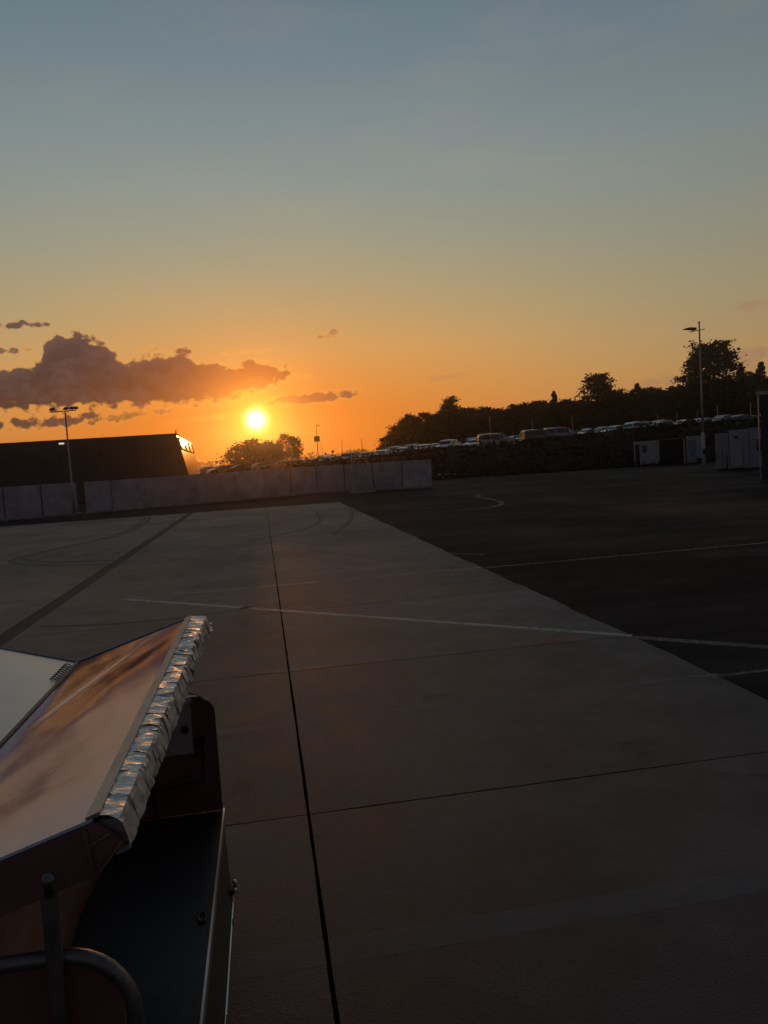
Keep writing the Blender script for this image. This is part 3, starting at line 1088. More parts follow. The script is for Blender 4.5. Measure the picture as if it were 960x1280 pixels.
MB().tube([(-1.0, -.3, .19), (-1.0, .3, .19)], .025, 6).build('axle', 'dark_metal', TB)
MB().tube([(-1.0, 0, .19), (-1.0, 0, .42)], .03, 6).build('axle_post', 'dark_metal', TB)


# ------------------------------------------------------------------ cabins and sheds on the right
def shell(root, x0, x1, y0, y1, h, mat, z0=0.12, name='wall'):
    """container walls with corner posts and a slightly overhanging roof, front at y0"""
    t = .05
    MB().box(x0, x1, y0, y0 + t, z0, h).build('front_wall', mat, root)
    MB().box(x0, x1, y1 - t, y1, z0, h).build('back_wall', mat, root)
    MB().box(x0, x0 + t, y0 + t, y1 - t, z0, h).build('side_wall', mat, root)
    MB().box(x1 - t, x1, y0 + t, y1 - t, z0, h).build('side_wall', mat, root)
    MB().box(x0 - .03, x1 + .03, y0 - .03, y1 + .03, h, h + .12).build('roof', mat, root, bevel=.02)
    MB().box(x0 + .02, x1 - .02, y0 + .03, y1 - .02, 0, z0 - .002).build('skid', 'dark_metal', root)
    for x in (x0 - .012, x1 - .068):
        MB().box(x, x + .08, y0 - .02, y0 + .06, z0 - .05, h - .003).build('corner_post', mat, root)


def front(px0, px1, y, turn=0.0):
    """ground line of a cabin front between two image columns, square to the line of sight"""
    a, b = at(px0, 580, y), at(px1, 580, y)
    m = (a + b) / 2
    m.z = 0
    m = Matrix.Rotation(turn, 3, 'Z') @ m.normalized()
    a.z = 0
    db = ray(px1, 580)
    db = Vector((db.x, db.y, 0))
    b = db * (a.dot(m) / db.dot(m))
    d = b - a
    return (a + b) / 2, d.length, math.atan2(d.y, d.x)


# small pale hut
c0, w, rz = front(793, 824.5, 78.5)
C = empty('site_hut', c0, rz)
tag(C, 'small pale site hut with a dark doorway and tiny window at the bank foot', 'hut')
shell(C, -w / 2, w / 2, 0, 2.3, 2.42, 'cabin_white')
MB().box(-w / 2 + .14, -w / 2 + .55, -.03, .0 - .003, .2, 2.2).build('door', 'dark_metal', C, bevel=.01)
wn = MB().box(-w / 2 + .86, -w / 2 + 1.22, -.03, -.003, 1.35, 2.12).build('window', 'car_glass', C)
MB().box(-w / 2 + .80, -w / 2 + 1.28, -.05, -.003, 1.27, 1.345).build('sill', 'cabin_white', wn)
for i in range(5):
    x = -w / 2 + 1.4 + i * .26
    MB().box(x, x + .03, -.012, -.002, .2, 2.35).build('rib', 'cabin_white', C)

# open dark shelter with a pale beam and post
c0, w, rz = front(826, 857.5, 77.5)
C = empty('open_shelter', c0, rz)
tag(C, 'dark open fronted shelter with pale top beam and post between two huts', 'shelter')
MB().box(-w / 2, w / 2, 2.4, 2.5, 0, 2.5).build('back_wall', 'dark_metal', C)
MB().box(-w / 2, -w / 2 + .08, 0, 2.395, 0, 2.5).build('side_wall', 'dark_metal', C)
MB().box(w / 2 - .08, w / 2, .3, 2.395, 0, 2.5).build('side_wall', 'dark_metal', C)
MB().box(-w / 2, w / 2 + .1, -.1, 2.55, 2.505, 2.60).build('roof', 'dark_metal', C)
MB().box(-w / 2 + .1, w / 2 + .12, -.16, -.103, 2.50, 2.66).build('front_beam', 'maroon_board', C)
MB().box(w / 2 - .2, w / 2 - .02, -.08, .1, 0, 2.50).build('post', 'cabin_white', C)

# white cabin with the notice door
c0, w, rz = front(859, 882.5, 75.5)
C = empty('site_cabin', c0, rz)
tag(C, 'pale cabin with a blue grey notice covered door behind the tall mast', 'cabin')
shell(C, -w / 2, w / 2, 0, 2.5, 2.62, 'cabin_blue')
d = MB().box(-w / 2 + .18, -w / 2 + .86, -.03, -.003, .18, 2.35).build('door', 'notice_print', C, bevel=.008)
MB().box(-w / 2 + .78, -w / 2 + .82, -.07, -.031, 1.0, 1.15).build('handle', 'dark_metal', d)
MB().box(-w / 2 + .9, w / 2 - .3, -.45, -.05, 0.0, .55).build('step_box', 'dark_metal', C, bevel=.02)

# row of three by the right edge
YC = 57.0
c0, w, rz = front(895, 912, YC)
C = empty('site_container', c0, rz)
tag(C, 'narrow white container end streaked with rust beside the cabin with a plain door', 'container')
shell(C, -w / 2, w / 2 - .03, 0, 4.0, 2.60, 'cabin_rusty')
MB().box(-.015, .015, -.012, -.002, .2, 2.5).build('door_gap', 'dark_metal', C)
for x in (-.18, .2):
    MB().tube([(x, -.04, .2), (x, -.04, 2.5)], .018, 6).build('lock_rod', 'cabin_rusty', C)
c0, w, rz = front(912.8, 937, YC - .7)
C = empty('site_cabin', c0, rz)
tag(C, 'white cabin with a plain door and small dark sign above it', 'cabin')
shell(C, -w / 2, w / 2 - .03, 0, 4.5, 2.80, 'cabin_white')
d = MB().box(-.42, .22, -.035, -.003, .2, 2.18).build('door', 'cabin_white', C, bevel=.012)
MB().box(.15, .19, -.075, -.036, 1.05, 1.16).build('handle', 'dark_metal', d)
MB().box(.225, .245, -.02, -.003, .2, 2.2).build('door_gap', 'dark_metal', C)
MB().box(-.45, .25, -.02, -.003, 2.19, 2.21).build('door_gap', 'dark_metal', C)
MB().box(-.34, -.08, -.03, -.003, 2.30, 2.45).build('sign', 'dark_metal', C)
c0, w, rz = front(937.6, 972, YC - 1.6)
C = empty('site_cabin', c0, rz)
tag(C, 'blue white cabin with a framed dark window beside the dark shed', 'cabin')
shell(C, -w / 2, w / 2, 0, 4.5, 2.86, 'cabin_blue')
wx = -w / 2 + .44
wn = MB().box(wx, wx + .8, -.02, -.003, 1.28, 2.12).build('window', 'car_glass', C)
for a in ((wx - .08, wx, 1.2, 2.2), (wx + .8, wx + .88, 1.2, 2.2), (wx + .002, wx + .798, 2.122, 2.2)):
    MB().box(a[0], a[1], -.05, -.003, a[2], a[3]).build('frame', 'cabin_white', wn)
MB().box(wx - .12, wx + .92, -.10, -.003, 1.12, 1.197).build('sill', 'cabin_white', wn)

# dark shed cut by the right edge
c0, w, rz = front(952.5, 1110, 42)
C = empty('equipment_shed', c0 - Vector((math.cos(rz), math.sin(rz), 0)) * (w / 2 - 3), rz)
tag(C, 'tall dark blue shed with pale roof edge and thin downpipe', 'shed')
MB().box(-3, 3, 0, 6, 0, 4.62).build('wall', 'cabin_dark', C)
for i in range(14):
    MB().box(-2.9 + i * .42, -2.86 + i * .42, -.025, -.002, .05, 4.55).build('cladding_rib', 'cabin_dark', C)
MB().box(-3.18, 3.2, -.2, 6.2, 4.625, 4.82).build('roof_edge', 'fascia', C, bevel=.02)
MB().tube([(-3.08, -.07, 0.05), (-3.08, -.07, 4.6)], .035, 6).build('downpipe', 'galvanised', C)
for z in (1.0, 3.2):
    MB().box(-3.12, -2.95, -.05, -.002, z, z + .06).build('pipe_clip', 'galvanised', C)


# ------------------------------------------------------------------ parked cars
def car_proto(kind):
    """kind -> list of (part name, material key, mesh); length along x, nose at +x"""
    P = {
        'hatchback': dict(L=4.1, W=.87, belt=.92, roof=1.47, prof=[(-2.05, .62, .62), (-1.98, .95, .95), (-1.80, .98, 1.22), (-1.35, .96, 1.43), (-.6, .93, 1.48), (.1, .92, 1.46), (.55, .92, 1.34), (1.15, .93, .96), (1.55, .90, .90), (1.95, .78, .78), (2.05, .55, .55)]),
        'saloon': dict(L=4.5, W=.89, belt=.93, roof=1.44, prof=[(-2.25, .60, .60), (-2.2, .92, .92), (-1.75, 1.0, 1.0), (-1.15, .97, 1.30), (-.55, .94, 1.43), (.05, .93, 1.43), (.5, .92, 1.30), (1.1, .93, .97), (1.6, .88, .88), (2.1, .76, .76), (2.25, .55, .55)]),
        'suv': dict(L=4.5, W=.93, belt=1.06, roof=1.70, prof=[(-2.25, .7, .7), (-2.2, 1.05, 1.05), (-2.05, 1.08, 1.45), (-1.7, 1.07, 1.66), (-.8, 1.06, 1.72), (.2, 1.05, 1.68), (.65, 1.05, 1.52), (1.15, 1.06, 1.10), (1.7, 1.0, 1.0), (2.15, .9, .9), (2.25, .6, .6)]),
        'van': dict(L=4.95, W=.95, belt=1.12, roof=1.92, prof=[(-2.48, .55, .55), (-2.46, 1.1, 1.1), (-2.38, 1.12, 1.78), (-2.15, 1.12, 1.90), (-1.0, 1.12, 1.94), (.2, 1.12, 1.92), (.75, 1.11, 1.80), (1.55, 1.12, 1.18), (2.0, 1.02, 1.02), (2.35, .85, .85), (2.48, .55, .55)]),
    }[kind]
    W_, prof = P['W'], P['prof']
    parts = []
    b = MB()
    vs, fs = [], []
    zb = .24
    for x, zs, zr in prof:
        nose = 1 - .10 * (abs(x) / prof[-1][0]) ** 4
        w = W_ * nose
        k = max(0.0, (zr - zs)) / (P['roof'] - P['belt'])
        wr = w - .04 - .16 * min(1, k)
        vs += [(x, -w * .92, zb), (x, -w, .55 if zs > .56 else zs * .9), (x, -w * .985, zs - .03), (x, -w * .95, zs), (x, -wr, zr - .02 if k else zs + .004), (x, -wr * .6, zr + .012), (x, 0, zr + .022),
               (x, wr * .6, zr + .012), (x, wr, zr - .02 if k else zs + .004), (x, w * .95, zs), (x, w * .985, zs - .03), (x, w, .55 if zs > .56 else zs * .9), (x, w * .92, zb)]
    n = 13
    for i in range(len(prof) - 1):
        for k in range(n - 1):
            fs.append((i * n + k, (i + 1) * n + k, (i + 1) * n + k + 1, i * n + k + 1))
        fs.append((i * n, i * n + n - 1, (i + 1) * n + n - 1, (i + 1) * n))
    fs.append(tuple(range(n)))
    fs.append(tuple((len(prof) - 1) * n + k for k in range(n - 1, -1, -1)))
    b.add(vs, fs)
    parts.append(('body', None, b.mesh('body', 'car white', 'auto')))
    # glass: strips laid a little proud of the cabin sides, windscreen and rear window
    cab = [q for q in prof if q[2] - q[1] > .2]

    def side(sg):
        g = MB()
        top, bot = [], []
        for x, zs, zr in cab:
            k = (zr - zs) / (P['roof'] - P['belt'])
            w = W_ * (1 - .10 * (abs(x) / prof[-1][0]) ** 4)
            wr = w - .04 - .16 * min(1, k)
            f0, f1 = .10, .80
            yb = w * .95 + (wr - w * .95) * f0 + .012
            yt = w * .95 + (wr - w * .95) * f1 + .012
            bot.append((x, sg * yb, zs + (zr - zs) * f0))
            top.append((x, sg * yt, zs + (zr - zs) * f1))
        for i in range(len(cab) - 1):
            xm0, xm1 = .03, .97
            l = lambda a, c, t: tuple(a[j] + (c[j] - a[j]) * t for j in range(3))
            g.add([l(bot[i], bot[i + 1], xm0), l(bot[i], bot[i + 1], xm1), l(top[i], top[i + 1], xm1), l(top[i], top[i + 1], xm0)], [(0, 1, 2, 3)])
        return g
    parts.append(('side_window', 'car_glass', side(-1).mesh('side_window', 'car_glass')))
    parts.append(('side_window', 'car_glass', side(1).mesh('side_window', 'car_glass')))

    def slope(i, j, lo=.08, hi=.9):
        a, c = prof[i], prof[j]
        g = MB()
        wa = W_ - .20
        wc = W_ - .26
        pa = (a[0] + (c[0] - a[0]) * lo, a[2] + (c[2] - a[2]) * lo + .03)
        pc = (a[0] + (c[0] - a[0]) * hi, a[2] + (c[2] - a[2]) * hi + .035)
        g.add([(pa[0], -wa, pa[1]), (pa[0], wa, pa[1]), (pc[0], wc, pc[1]), (pc[0], -wc, pc[1])], [(0, 1, 2, 3)])
        return g
    parts.append(('windscreen', 'car_glass', slope(7, 6).mesh('windscreen', 'car_glass')))
    parts.append(('rear_window', 'car_glass', slope(1 if kind in ('van', 'suv', 'hatchback') else 2, 3 if kind == 'hatchback' else (2 if kind in ('van', 'suv') else 3)).mesh('rear_window', 'car_glass')))
    ln = prof[-1][0]
    for sg in (-1, 1):
        parts.append(('headlight', 'head_glass', MB().box(ln - .20, ln - .02, sg * (W_ - .32) - .14, sg * (W_ - .32) + .14, .62, .76).mesh('headlight', 'head_glass')))
        tz = (1.0, 1.55) if kind == 'van' else (.72, .98)
        parts.append(('tail_light', 'tail_glass', MB().box(-ln - .015, -ln + .14, sg * (W_ - .18) - .11, sg * (W_ - .18) + .11, *tz).mesh('tail_light', 'tail_glass')))
        parts.append(('mirror', None, MB().box(.62, .78, sg * (W_ + .08) - .09, sg * (W_ + .08) + .09, P['belt'] + .02, P['belt'] + .18).mesh('mirror', 'car white')))
        for x in (-ln * .60, ln * .62):
            parts.append(('wheel', 'tyre', MB().tube([(x, sg * (W_ - .2), .31), (x, sg * (W_ + .01), .31)], .31, 14).mesh('wheel', 'tyre')))
            parts.append(('rim', 'alloy', MB().tube([(x, sg * (W_ - .1), .31), (x, sg * (W_ + .022), .31)], .19, 10).mesh('rim', 'alloy')))
    return parts


PROTO = {k: car_proto(k) for k in ('hatchback', 'saloon', 'suv', 'van')}
CMESH = {}
NOUN = {'hatchback': 'hatchback', 'saloon': 'saloon car', 'suv': 'tall estate car', 'van': 'passenger van'}


def car(kind, colour, x, y, rz, label=None, group=None):
    C = empty('parked_car' if kind != 'van' else 'parked_van', (x, y, terr(x, y) + .02), rz)
    where = 'behind the white fence' if x < 6 else 'on the raised car park'
    if label:
        tag(C, label, 'van' if kind == 'van' else 'car', group)
    else:
        tag(C, '%s %s parked in the rows %s' % (colour, NOUN[kind], where), 'van' if kind == 'van' else 'car', 'cars parked ' + where)
    wheel = None
    for nm, mt, me in PROTO[kind]:
        if mt is None:
            key = (kind, nm, colour, me.name)
            if key not in CMESH:
                m2 = me.copy()
                m2.materials.clear()
                m2.materials.append(MAT['car ' + colour])
                CMESH[key] = m2
            me = CMESH[key]
        o = link_mesh(nm, me, wheel if nm == 'rim' else C)
        if nm == 'wheel':
            wheel = o
    return C


v = at(621, 549, 97)
car('van', 'white', v.x, 97, 0.06, 'white passenger van standing side on above the bank, clear of the other cars', 'cars parked on the raised car park')
q = at(668, 548, 100)
car('van', 'grey', q.x + .6, 99.5, 0.25, 'grey van behind the bank edge next to the white passenger van')
q = at(702, 545, 100)
car('van', 'silver', q.x + .2, 101.0, 0.1, 'silver van with a long pale roof behind the bank edge')
cols = ['silver', 'grey', 'white', 'black', 'dark blue', 'silver', 'grey', 'dark red', 'black']
kinds = ['hatchback', 'saloon', 'suv', 'hatchback', 'saloon']
r = random.Random(21)
occupied = [(v.x, 97), (at(668, 548, 100).x + .6, 99.5), (at(702, 545, 100).x, 101)]


def row(x0, y0, x1, y1, n, head, skip=0.1):
    for i in range(n):
        f = i / max(1, n - 1)
        x, y = x0 + (x1 - x0) * f + r.uniform(-.12, .12), y0 + (y1 - y0) * f + r.uniform(-.3, .3)
        if r.random() < skip or any((x - a) ** 2 + ((y - b_) * 1.2) ** 2 < 3.1 ** 2 for a, b_ in occupied):
            continue
        c = car(r.choice(kinds), r.choice(cols), x, y, head + r.uniform(-.05, .05) + (math.pi if r.random() < .4 else 0))


row(-12, 110, 11.0, 93.5, 10, rad(62), 0.05)
row(-10, 118, 12.5, 101, 10, rad(62), 0.1)
row(-6, 128, 14, 112, 8, rad(62), 0.15)
row(-24.0, 114, -17.5, 114.5, 3, rad(35), 0)
row(-27, 119, -15, 121, 4, rad(35), 0.1)
row(20.5, 105.5, 50, 103.5, 12, rad(35), 0.1)
row(22, 113, 54, 111, 12, rad(35), 0.12)
row(30, 97.0, 39, 96.5, 4, rad(28), 0)
row(44, 97.5, 52, 97, 4, rad(28), 0)
row(22, 121, 58, 118, 11, rad(35), 0.2)


# ------------------------------------------------------------------ trees
def tree_meshes(seed, form, H=10.0, spread=3.2, nclump=70, leafs=34, size=.24, base=.25):
    r = random.Random(seed)
    if form != 'layered':
        nclump = int(nclump * 1.6)
        size *= 1.05
    tr, cr = MB(), MB()
    bend = [Vector((0, 0, -.4))]
    nseg = 7
    for i in range(1, nseg + 1):
        bend.append(Vector((r.gauss(0, .08) * i * .5, r.gauss(0, .08) * i * .5, H * (.93 if form != 'round' else .8) * i / nseg)))
    tr.tube(bend, [max(.02, .19 * (1 - .9 * i / nseg)) for i in range(nseg + 1)], 7)

    def trunk_at(z):
        f = max(0, min(nseg - .001, z / bend[-1].z * nseg))
        i = int(f)
        return bend[i].lerp(bend[i + 1], f - i)

    cl = []
    if form == 'round':
        for _ in range(nclump):
            u, ph = r.uniform(-.85, 1), r.uniform(0, 6.28)
            k = r.uniform(.45, 1.0) ** .5
            rr = math.sqrt(max(0, 1 - u * u)) * spread * k * r.uniform(.8, 1.12)
            zc = H * (base + (1 - base) / 2) + u * H * (1 - base) / 2 * k * r.uniform(.85, 1.04)
            cl.append((Vector((rr * math.cos(ph), rr * math.sin(ph), zc)), r.uniform(.35, .8), 0.75))
    elif form == 'layered':
        nl = 7
        for li in range(nl):
            z = H * (base + .06 + (1 - base - .06) * (li / (nl - 1)) ** .9) + r.gauss(0, .25)
            rad_l = spread * (1 - .62 * (li / (nl - 1)) ** 1.6) * r.uniform(.75, 1.1)
            for _ in range(max(3, nclump // nl)):
                ph = r.uniform(0, 6.28)
                rr = rad_l * r.uniform(.12, 1) ** .7
                cl.append((Vector((rr * math.cos(ph), rr * math.sin(ph), z + r.gauss(0, .38) + rr * .05)), r.uniform(.4, .8), .5))
    else:
        for _ in range(nclump):
            f = r.uniform(0, 1) ** .8
            z = H * (base + (1 - base) * f)
            rr = spread * (1 - f) ** .8 * r.uniform(.35, 1.05)
            ph = r.uniform(0, 6.28)
            cl.append((Vector((rr * math.cos(ph), rr * math.sin(ph), z)), r.uniform(.3, .6) * (1 - .65 * f), .8))
    for i, (c, rr, fl) in enumerate(cl):
        if i % 3 == 0:
            a = trunk_at(max(.8, c.z - r.uniform(.4, 1.6)))
            mid = a.lerp(c, .5) + Vector((0, 0, r.uniform(-.2, .25)))
            tr.tube([a, mid, c], [.055, .035, .012], 5, cap=False)
        for _ in range(leafs):
            d = Vector((r.gauss(0, 1), r.gauss(0, 1), r.gauss(0, fl))) * rr * .62
            leaf(cr, c + d, r, size * r.uniform(.6, 1.25), 0.8)
    return tr.mesh('trunk', 'bark'), cr.mesh('crown', 'leaf_dark' if seed % 3 else 'leaf_warm')


VAR = {
    'r0': tree_meshes(11, 'round', 10, 3.4, 80, 34), 'r1': tree_meshes(12, 'round', 10, 2.7, 70, 34, base=.2), 'r2': tree_meshes(13, 'round', 10, 4.0, 95, 32, base=.15),
    'r3': tree_meshes(14, 'round', 10, 3.0, 75, 34, size=.2, base=.1),
    'l0': tree_meshes(21, 'layered', 10, 3.9, 200, 30, size=.2, base=.22), 'l1': tree_meshes(22, 'layered', 10, 3.3, 140, 30, size=.2, base=.25),
    'c0': tree_meshes(31, 'cone', 10, 2.4, 90, 28, size=.22, base=.1), 'c1': tree_meshes(32, 'cone', 10, 2.0, 80, 28, size=.22, base=.15),
    'b0': tree_meshes(41, 'round', 5, 2.7, 60, 32, size=.2, base=.02), 'b1': tree_meshes(42, 'round', 5, 3.3, 70, 32, size=.2, base=.0),
}


def tree(var, px, pytop, y, widen=1.0, label='dark leafy tree in the belt behind the raised car park', group='trees behind the car park', name='tree', cat='tree'):
    q = at(px, pytop - (4 if px > 480 else 0), y)
    zb = terr(q.x, y)
    h0 = 5.0 if var[0] == 'b' else 10.0
    s = (q.z - zb) / (h0 * 1.02)
    T = empty(name, (q.x, y, zb - .05), rnd.uniform(0, 6.28))
    T.scale = (s * widen, s * widen, s)
    tag(T, label, cat, group)
    link_mesh('trunk', VAR[var][0], T)
    link_mesh('crown', VAR[var][1], T)
    return T


belt = [('r1', 487, 546, 149), ('r3', 497, 534, 150), ('r1', 512, 520, 152), ('r2', 530, 517, 150), ('r0', 548, 518, 152), ('l1', 562, 505, 156), ('r3', 577, 515, 152), ('r0', 592, 514, 154), ('r2', 606, 510, 156),
        ('r1', 622, 513, 154), ('r3', 636, 515, 155), ('r0', 652, 504, 156), ('r2', 672, 502, 155), ('c1', 692, 492, 156), ('r1', 706, 501, 155), ('r0', 722, 501, 154), ('r3', 765, 488, 150),
        ('r0', 781, 486, 152), ('c0', 796, 482, 152), ('r1', 811, 486, 150), ('r2', 829, 485, 152), ('r3', 846, 484, 150), ('r0', 862, 478, 146), ('r2', 905, 476, 146), ('c1', 926, 458, 148), ('r1', 936, 466, 146),
        ('c0', 951, 455, 148), ('r0', 968, 470, 146), ('r2', 990, 462, 148)]
for b_ in belt:
    tree(*b_, widen=rnd.uniform(1.1, 1.45) if b_[0][0] != 'c' else 1.0)
tree('l0', 746, 473, 148, 1.15, 'tree with layered crown rising above the middle of the dark belt', None)
tree('l0', 890, 433, 140, 1.25, 'tallest tree, an open layered crown beside the light mast', None)
tree('l1', 872, 447, 142, .95, 'open crowned tree leaning against the tallest tree behind the mast', None)
# second row and understorey close the belt
for i in range(30):
    px = 505 + i * 17 + rnd.uniform(-5, 5)
    tree(rnd.choice(['r0', 'r1', 'r2', 'r3']), px, interp([(500, 530), (560, 515), (650, 508), (760, 493), (860, 485), (1000, 470)], px) + rnd.uniform(-2, 7), 164, 1.45,
         'dark tree in the rear row of the belt behind the car park', 'rear row of the tree belt')
for i in range(34):
    px = 492 + i * 15.5 + rnd.uniform(-4, 4)
    tree(rnd.choice(['b0', 'b1']), px, interp([(490, 548), (560, 536), (700, 524), (800, 514), (1000, 498)], px) + rnd.uniform(-4, 4), 143, 1.5,
         'dense dark shrub under the trees behind the car park', 'shrubs under the tree belt', name='shrub', cat='shrub')
tree('b1', 314, 549, 128, 1.35, 'broad round tree right under the setting sun beyond the fence', None)
tree('b0', 334, 553, 130, 1.2, 'lower tree between the two trees under the setting sun', None)
tree('r3', 357, 538, 128, 1.3, 'tree with a ragged crown just beside the setting sun', None)

# distant wood along the horizon
r = random.Random(5)
mb = MB()
for i in range(520):
    x = -230 + i * .66 + r.uniform(-.6, .6)
    y = 430 + r.uniform(-15, 15)
    z0 = terr(x, y)
    h = 4.0 + 3.6 * noise.noise((x * .03, 0, 1.0)) + 2.2 * noise.noise((x * .14, 2, 1.0))
    h = max(2.2, h) + 2.6
    for _ in range(26):
        c = Vector((x + r.gauss(0, 1.4), y + r.gauss(0, 2), r.uniform(-.5, h) + r.gauss(0, .3)))
        leaf(mb, c, r, r.uniform(.4, .9), .8)
tag(mb.build('distant_wood', 'leaf_dark'), 'low dark wood along the horizon beyond the car park', 'wood', kind='stuff')

# ------------------------------------------------------------------ baggage cart in the foreground
CX, CT = -1.05, 3.1
CART = empty('baggage_cart', fr(CT, CX, 0), ROT)
tag(CART, 'baggage cart with silver V shaped roof, foil taped rim and black deck', 'baggage cart')


def L(X, t, z):
    """apron-frame point to cart-local"""
    return Vector((X - CX, t - CT, z))


T0, T1 = 1.84, 4.24
XE, ZE, ZS = -0.44, 1.70, 1.515      # rim line and valley of the roof


def dent(u, v, sd):
    """slack of the roof skin: the rise gathers in one long slanting fold, with soft ripples beside it"""
    e = (u * (1 - u) * 4) ** .6 * (min(1, v * 6) * min(1, (1 - v) * 6))
    u0 = min(.93, max(.07, -.06 + 1.04 * v + .07 * noise.noise((v * 4.3, sd, 2.0))))
    wd = .045 + .015 * noise.noise((v * 6.0, sd, 5.0))
    sg = lambda x: 1 / (1 + math.exp(-(x - u0) / wd))
    fold = (sg(u) - sg(0)) / (sg(1) - sg(0)) - u
    u1 = u0 - .30 - .10 * (1 - v)
    f2 = (1 / (1 + math.exp(-(u - u1) / .022)) - .5) * sst((v - .42) / .2) * sst((u1 - .02) / .1)
    ends = min(1, v * 8) * min(1, (1 - v) * 8)
    return -FOLD * fold * ends + e * (-0.006 * f2 + 0.014 * noise.noise((u * 1.6 + sd, v * 2.4, 1.0)) + 0.0006 * noise.noise((u * 5.2, v * 9 + sd, 4.0)))


FOLD = -0.003


def roof_panel(sg, sd):
    nu, nv = 36, 96
    vs, fs = [], []
    for side in (0, 1):
        for j in range(nv + 1):
            for i in range(nu + 1):
                u, v = i / nu, j / nv
                X = CX + sg * ((XE - CX) * u + 0.012 * (1 - u))
                z = ZS + (ZE - ZS) * u + dent(u, v, sd) - (0 if side == 0 else .014)
                vs.append(L(X, T0 + (T1 - T0) * v, z))
    k = (nu + 1) * (nv + 1)
    for j in range(nv):
        for i in range(nu):
            a = j * (nu + 1) + i
            fs.append((a, a + 1, a + nu + 2, a + nu + 1))
            fs.append((k + a, k + a + nu + 1, k + a + nu + 2, k + a + 1))
    for j in range(nv):
        for i in (0, nu):
            a = j * (nu + 1) + i
            fs.append((a, a + nu + 1, k + a + nu + 1, k + a))
    for i in range(nu):
        for j in (0, nv):
            a = j * (nu + 1) + i
            fs.append((a, k + a, k + a + 1, a + 1))
    return MB().add(vs, fs).build('roof_panel', 'roof_skin' if sg > 0 else 'roof_lit', CART, smooth='auto')


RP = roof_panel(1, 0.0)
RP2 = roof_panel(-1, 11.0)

MB().tube([L(CX, T0, ZS - .004), L(CX, T1, ZS - .004)], .010, 8).build('valley_seam', 'black_rubber', CART)
# stitched lacing near the far end of the valley
for i in range(9):
    t = 4.16 - i * .035
    MB().tube([L(CX - .012, t, ZS + .004), L(CX - .03, t + .006, ZS + .014), L(CX - .05, t + .01, ZS + .012)], .003, 5).build('lacing_loop', 'dark_metal', RP2)

for sg in (1, -1):
    def Q(X, t, z):
        return L(CX + sg * (X - CX), t, z)
    # bright inner bead and rim core
    MB().poly([Q(XE - .030, T0 - .004, ZE + .001), Q(XE + .004, T0 - .004, ZE + .012), Q(XE + .004, T1 + .004, ZE + .012), Q(XE - .030, T1 + .004, ZE + .001)], (0, 0, 1), .010).build('rim_bead', 'bead_metal', CART)
    w0, w1 = .048, .078
    core = [Q(XE, T0, ZE - .01), Q(XE + w0, T0, ZE - .012), Q(XE + w0 + .018, T0, ZE - .07), Q(XE, T0, ZE - .07),
            Q(XE, T1, ZE - .01), Q(XE + w1, T1, ZE - .012), Q(XE + w1 + .022, T1, ZE - .09), Q(XE, T1, ZE - .09)]
    rimo = MB().add(core, [(0, 1, 2, 3), (7, 6, 5, 4), (0, 4, 5, 1), (1, 5, 6, 2), (2, 6, 7, 3), (3, 7, 4, 0)]).build('rim', 'galvanised', CART)
    ns = 40
    rs = random.Random(77 + sg)
    tt = T0 - .01
    cut = [rs.uniform(.55, 1.6) for _ in range(ns)]
    for i in range(ns):
        wd = (T1 - T0 + .02) * cut[i] / sum(cut)
        t0, t1 = tt, tt + wd * rs.uniform(1.0, 1.16)
        tt += wd
        sk = rs.uniform(-.022, .022)
        lift = rs.uniform(.0006, .0026)
        nr, nc = 6, 3
        vs, fs = [], []
        for c in range(nc + 1):
            t = t0 + (t1 - t0) * c / nc
            f = (t - T0) / (T1 - T0)
            w = w0 + (w1 - w0) * f
            prof = [(XE + .004, ZE + .004), (XE + w * .5, ZE + .002), (XE + w, ZE - .004), (XE + w + .006, ZE - .018), (XE + w + .016, ZE - .05), (XE + w + .020, ZE - .075 - .02 * f), (XE + w - .01, ZE - .082 - .02 * f)]
            for k, (x, z) in enumerate(prof):
                a = k / nr
                ts = t + sk * a + rs.gauss(0, .003)
                cr = rs.gauss(0, .0019) + (lift if c in (0, nc) else lift * .4)
                vs.append(Q(x + cr * (0.2 if k < 2 else 1.0), ts, z + cr * (1.0 if k < 4 else .2)))
        m = nr + 1
        for c in range(nc):
            for k in range(nr):
                fs.append((c * m + k, c * m + k + 1, (c + 1) * m + k + 1, (c + 1) * m + k))
        MB().add(vs, fs).build('foil_strip', 'foil', rimo)
    # torn foil ends at the far corner
    for i in range(3):
        p = Q(XE + w1 + .005 + rs.uniform(-.01, .02), T1 - .02 - i * .03, ZE - .02 - rs.uniform(0, .05))
        d = Vector((sg * rs.uniform(.006, .016), rs.uniform(-.006, .01), rs.uniform(-.01, .008)))
        MB().add([p, p + Vector((0, .03, .002)), p + d + Vector((0, .018, 0)), p + d], [(0, 1, 2, 3)]).build('foil_scrap', 'foil', rimo)
    # end valances of dark red sheeting
    for te, s2 in ((T0 - .012, -1), (T1 + .012, 1)):
        pts = [Q(CX, te, ZS - .004), Q(XE - .004, te, ZE - .008), Q(XE + .05, te, ZE - .055), Q(XE - .015, te, ZE - .135), Q(CX, te, ZS - .13)]
        va = MB().poly(pts, (0, s2, 0), -.006).build('end_valance', 'maroon_pvc', CART)
        MB().tube([Q(XE + .055, te + s2 * .012, ZE - .055), Q(XE - .015, te + s2 * .014, ZE - .138), Q(XE - .03, te + s2 * .01, ZE - .02)], .006, 6).build('hem', 'maroon_pvc', va)
        MB().tube([Q(XE - .02, te + s2 * .01, ZE - .06), Q(XE + .03, te + s2 * .012, ZE - .035)], .005, 6).build('crease', 'maroon_pvc', va)
        MB().tube([Q(CX, te + s2 * .002, ZS - .002), Q(XE - .01, te + s2 * .002, ZE - .004)], .007, 6).build('piping', 'alloy', va)

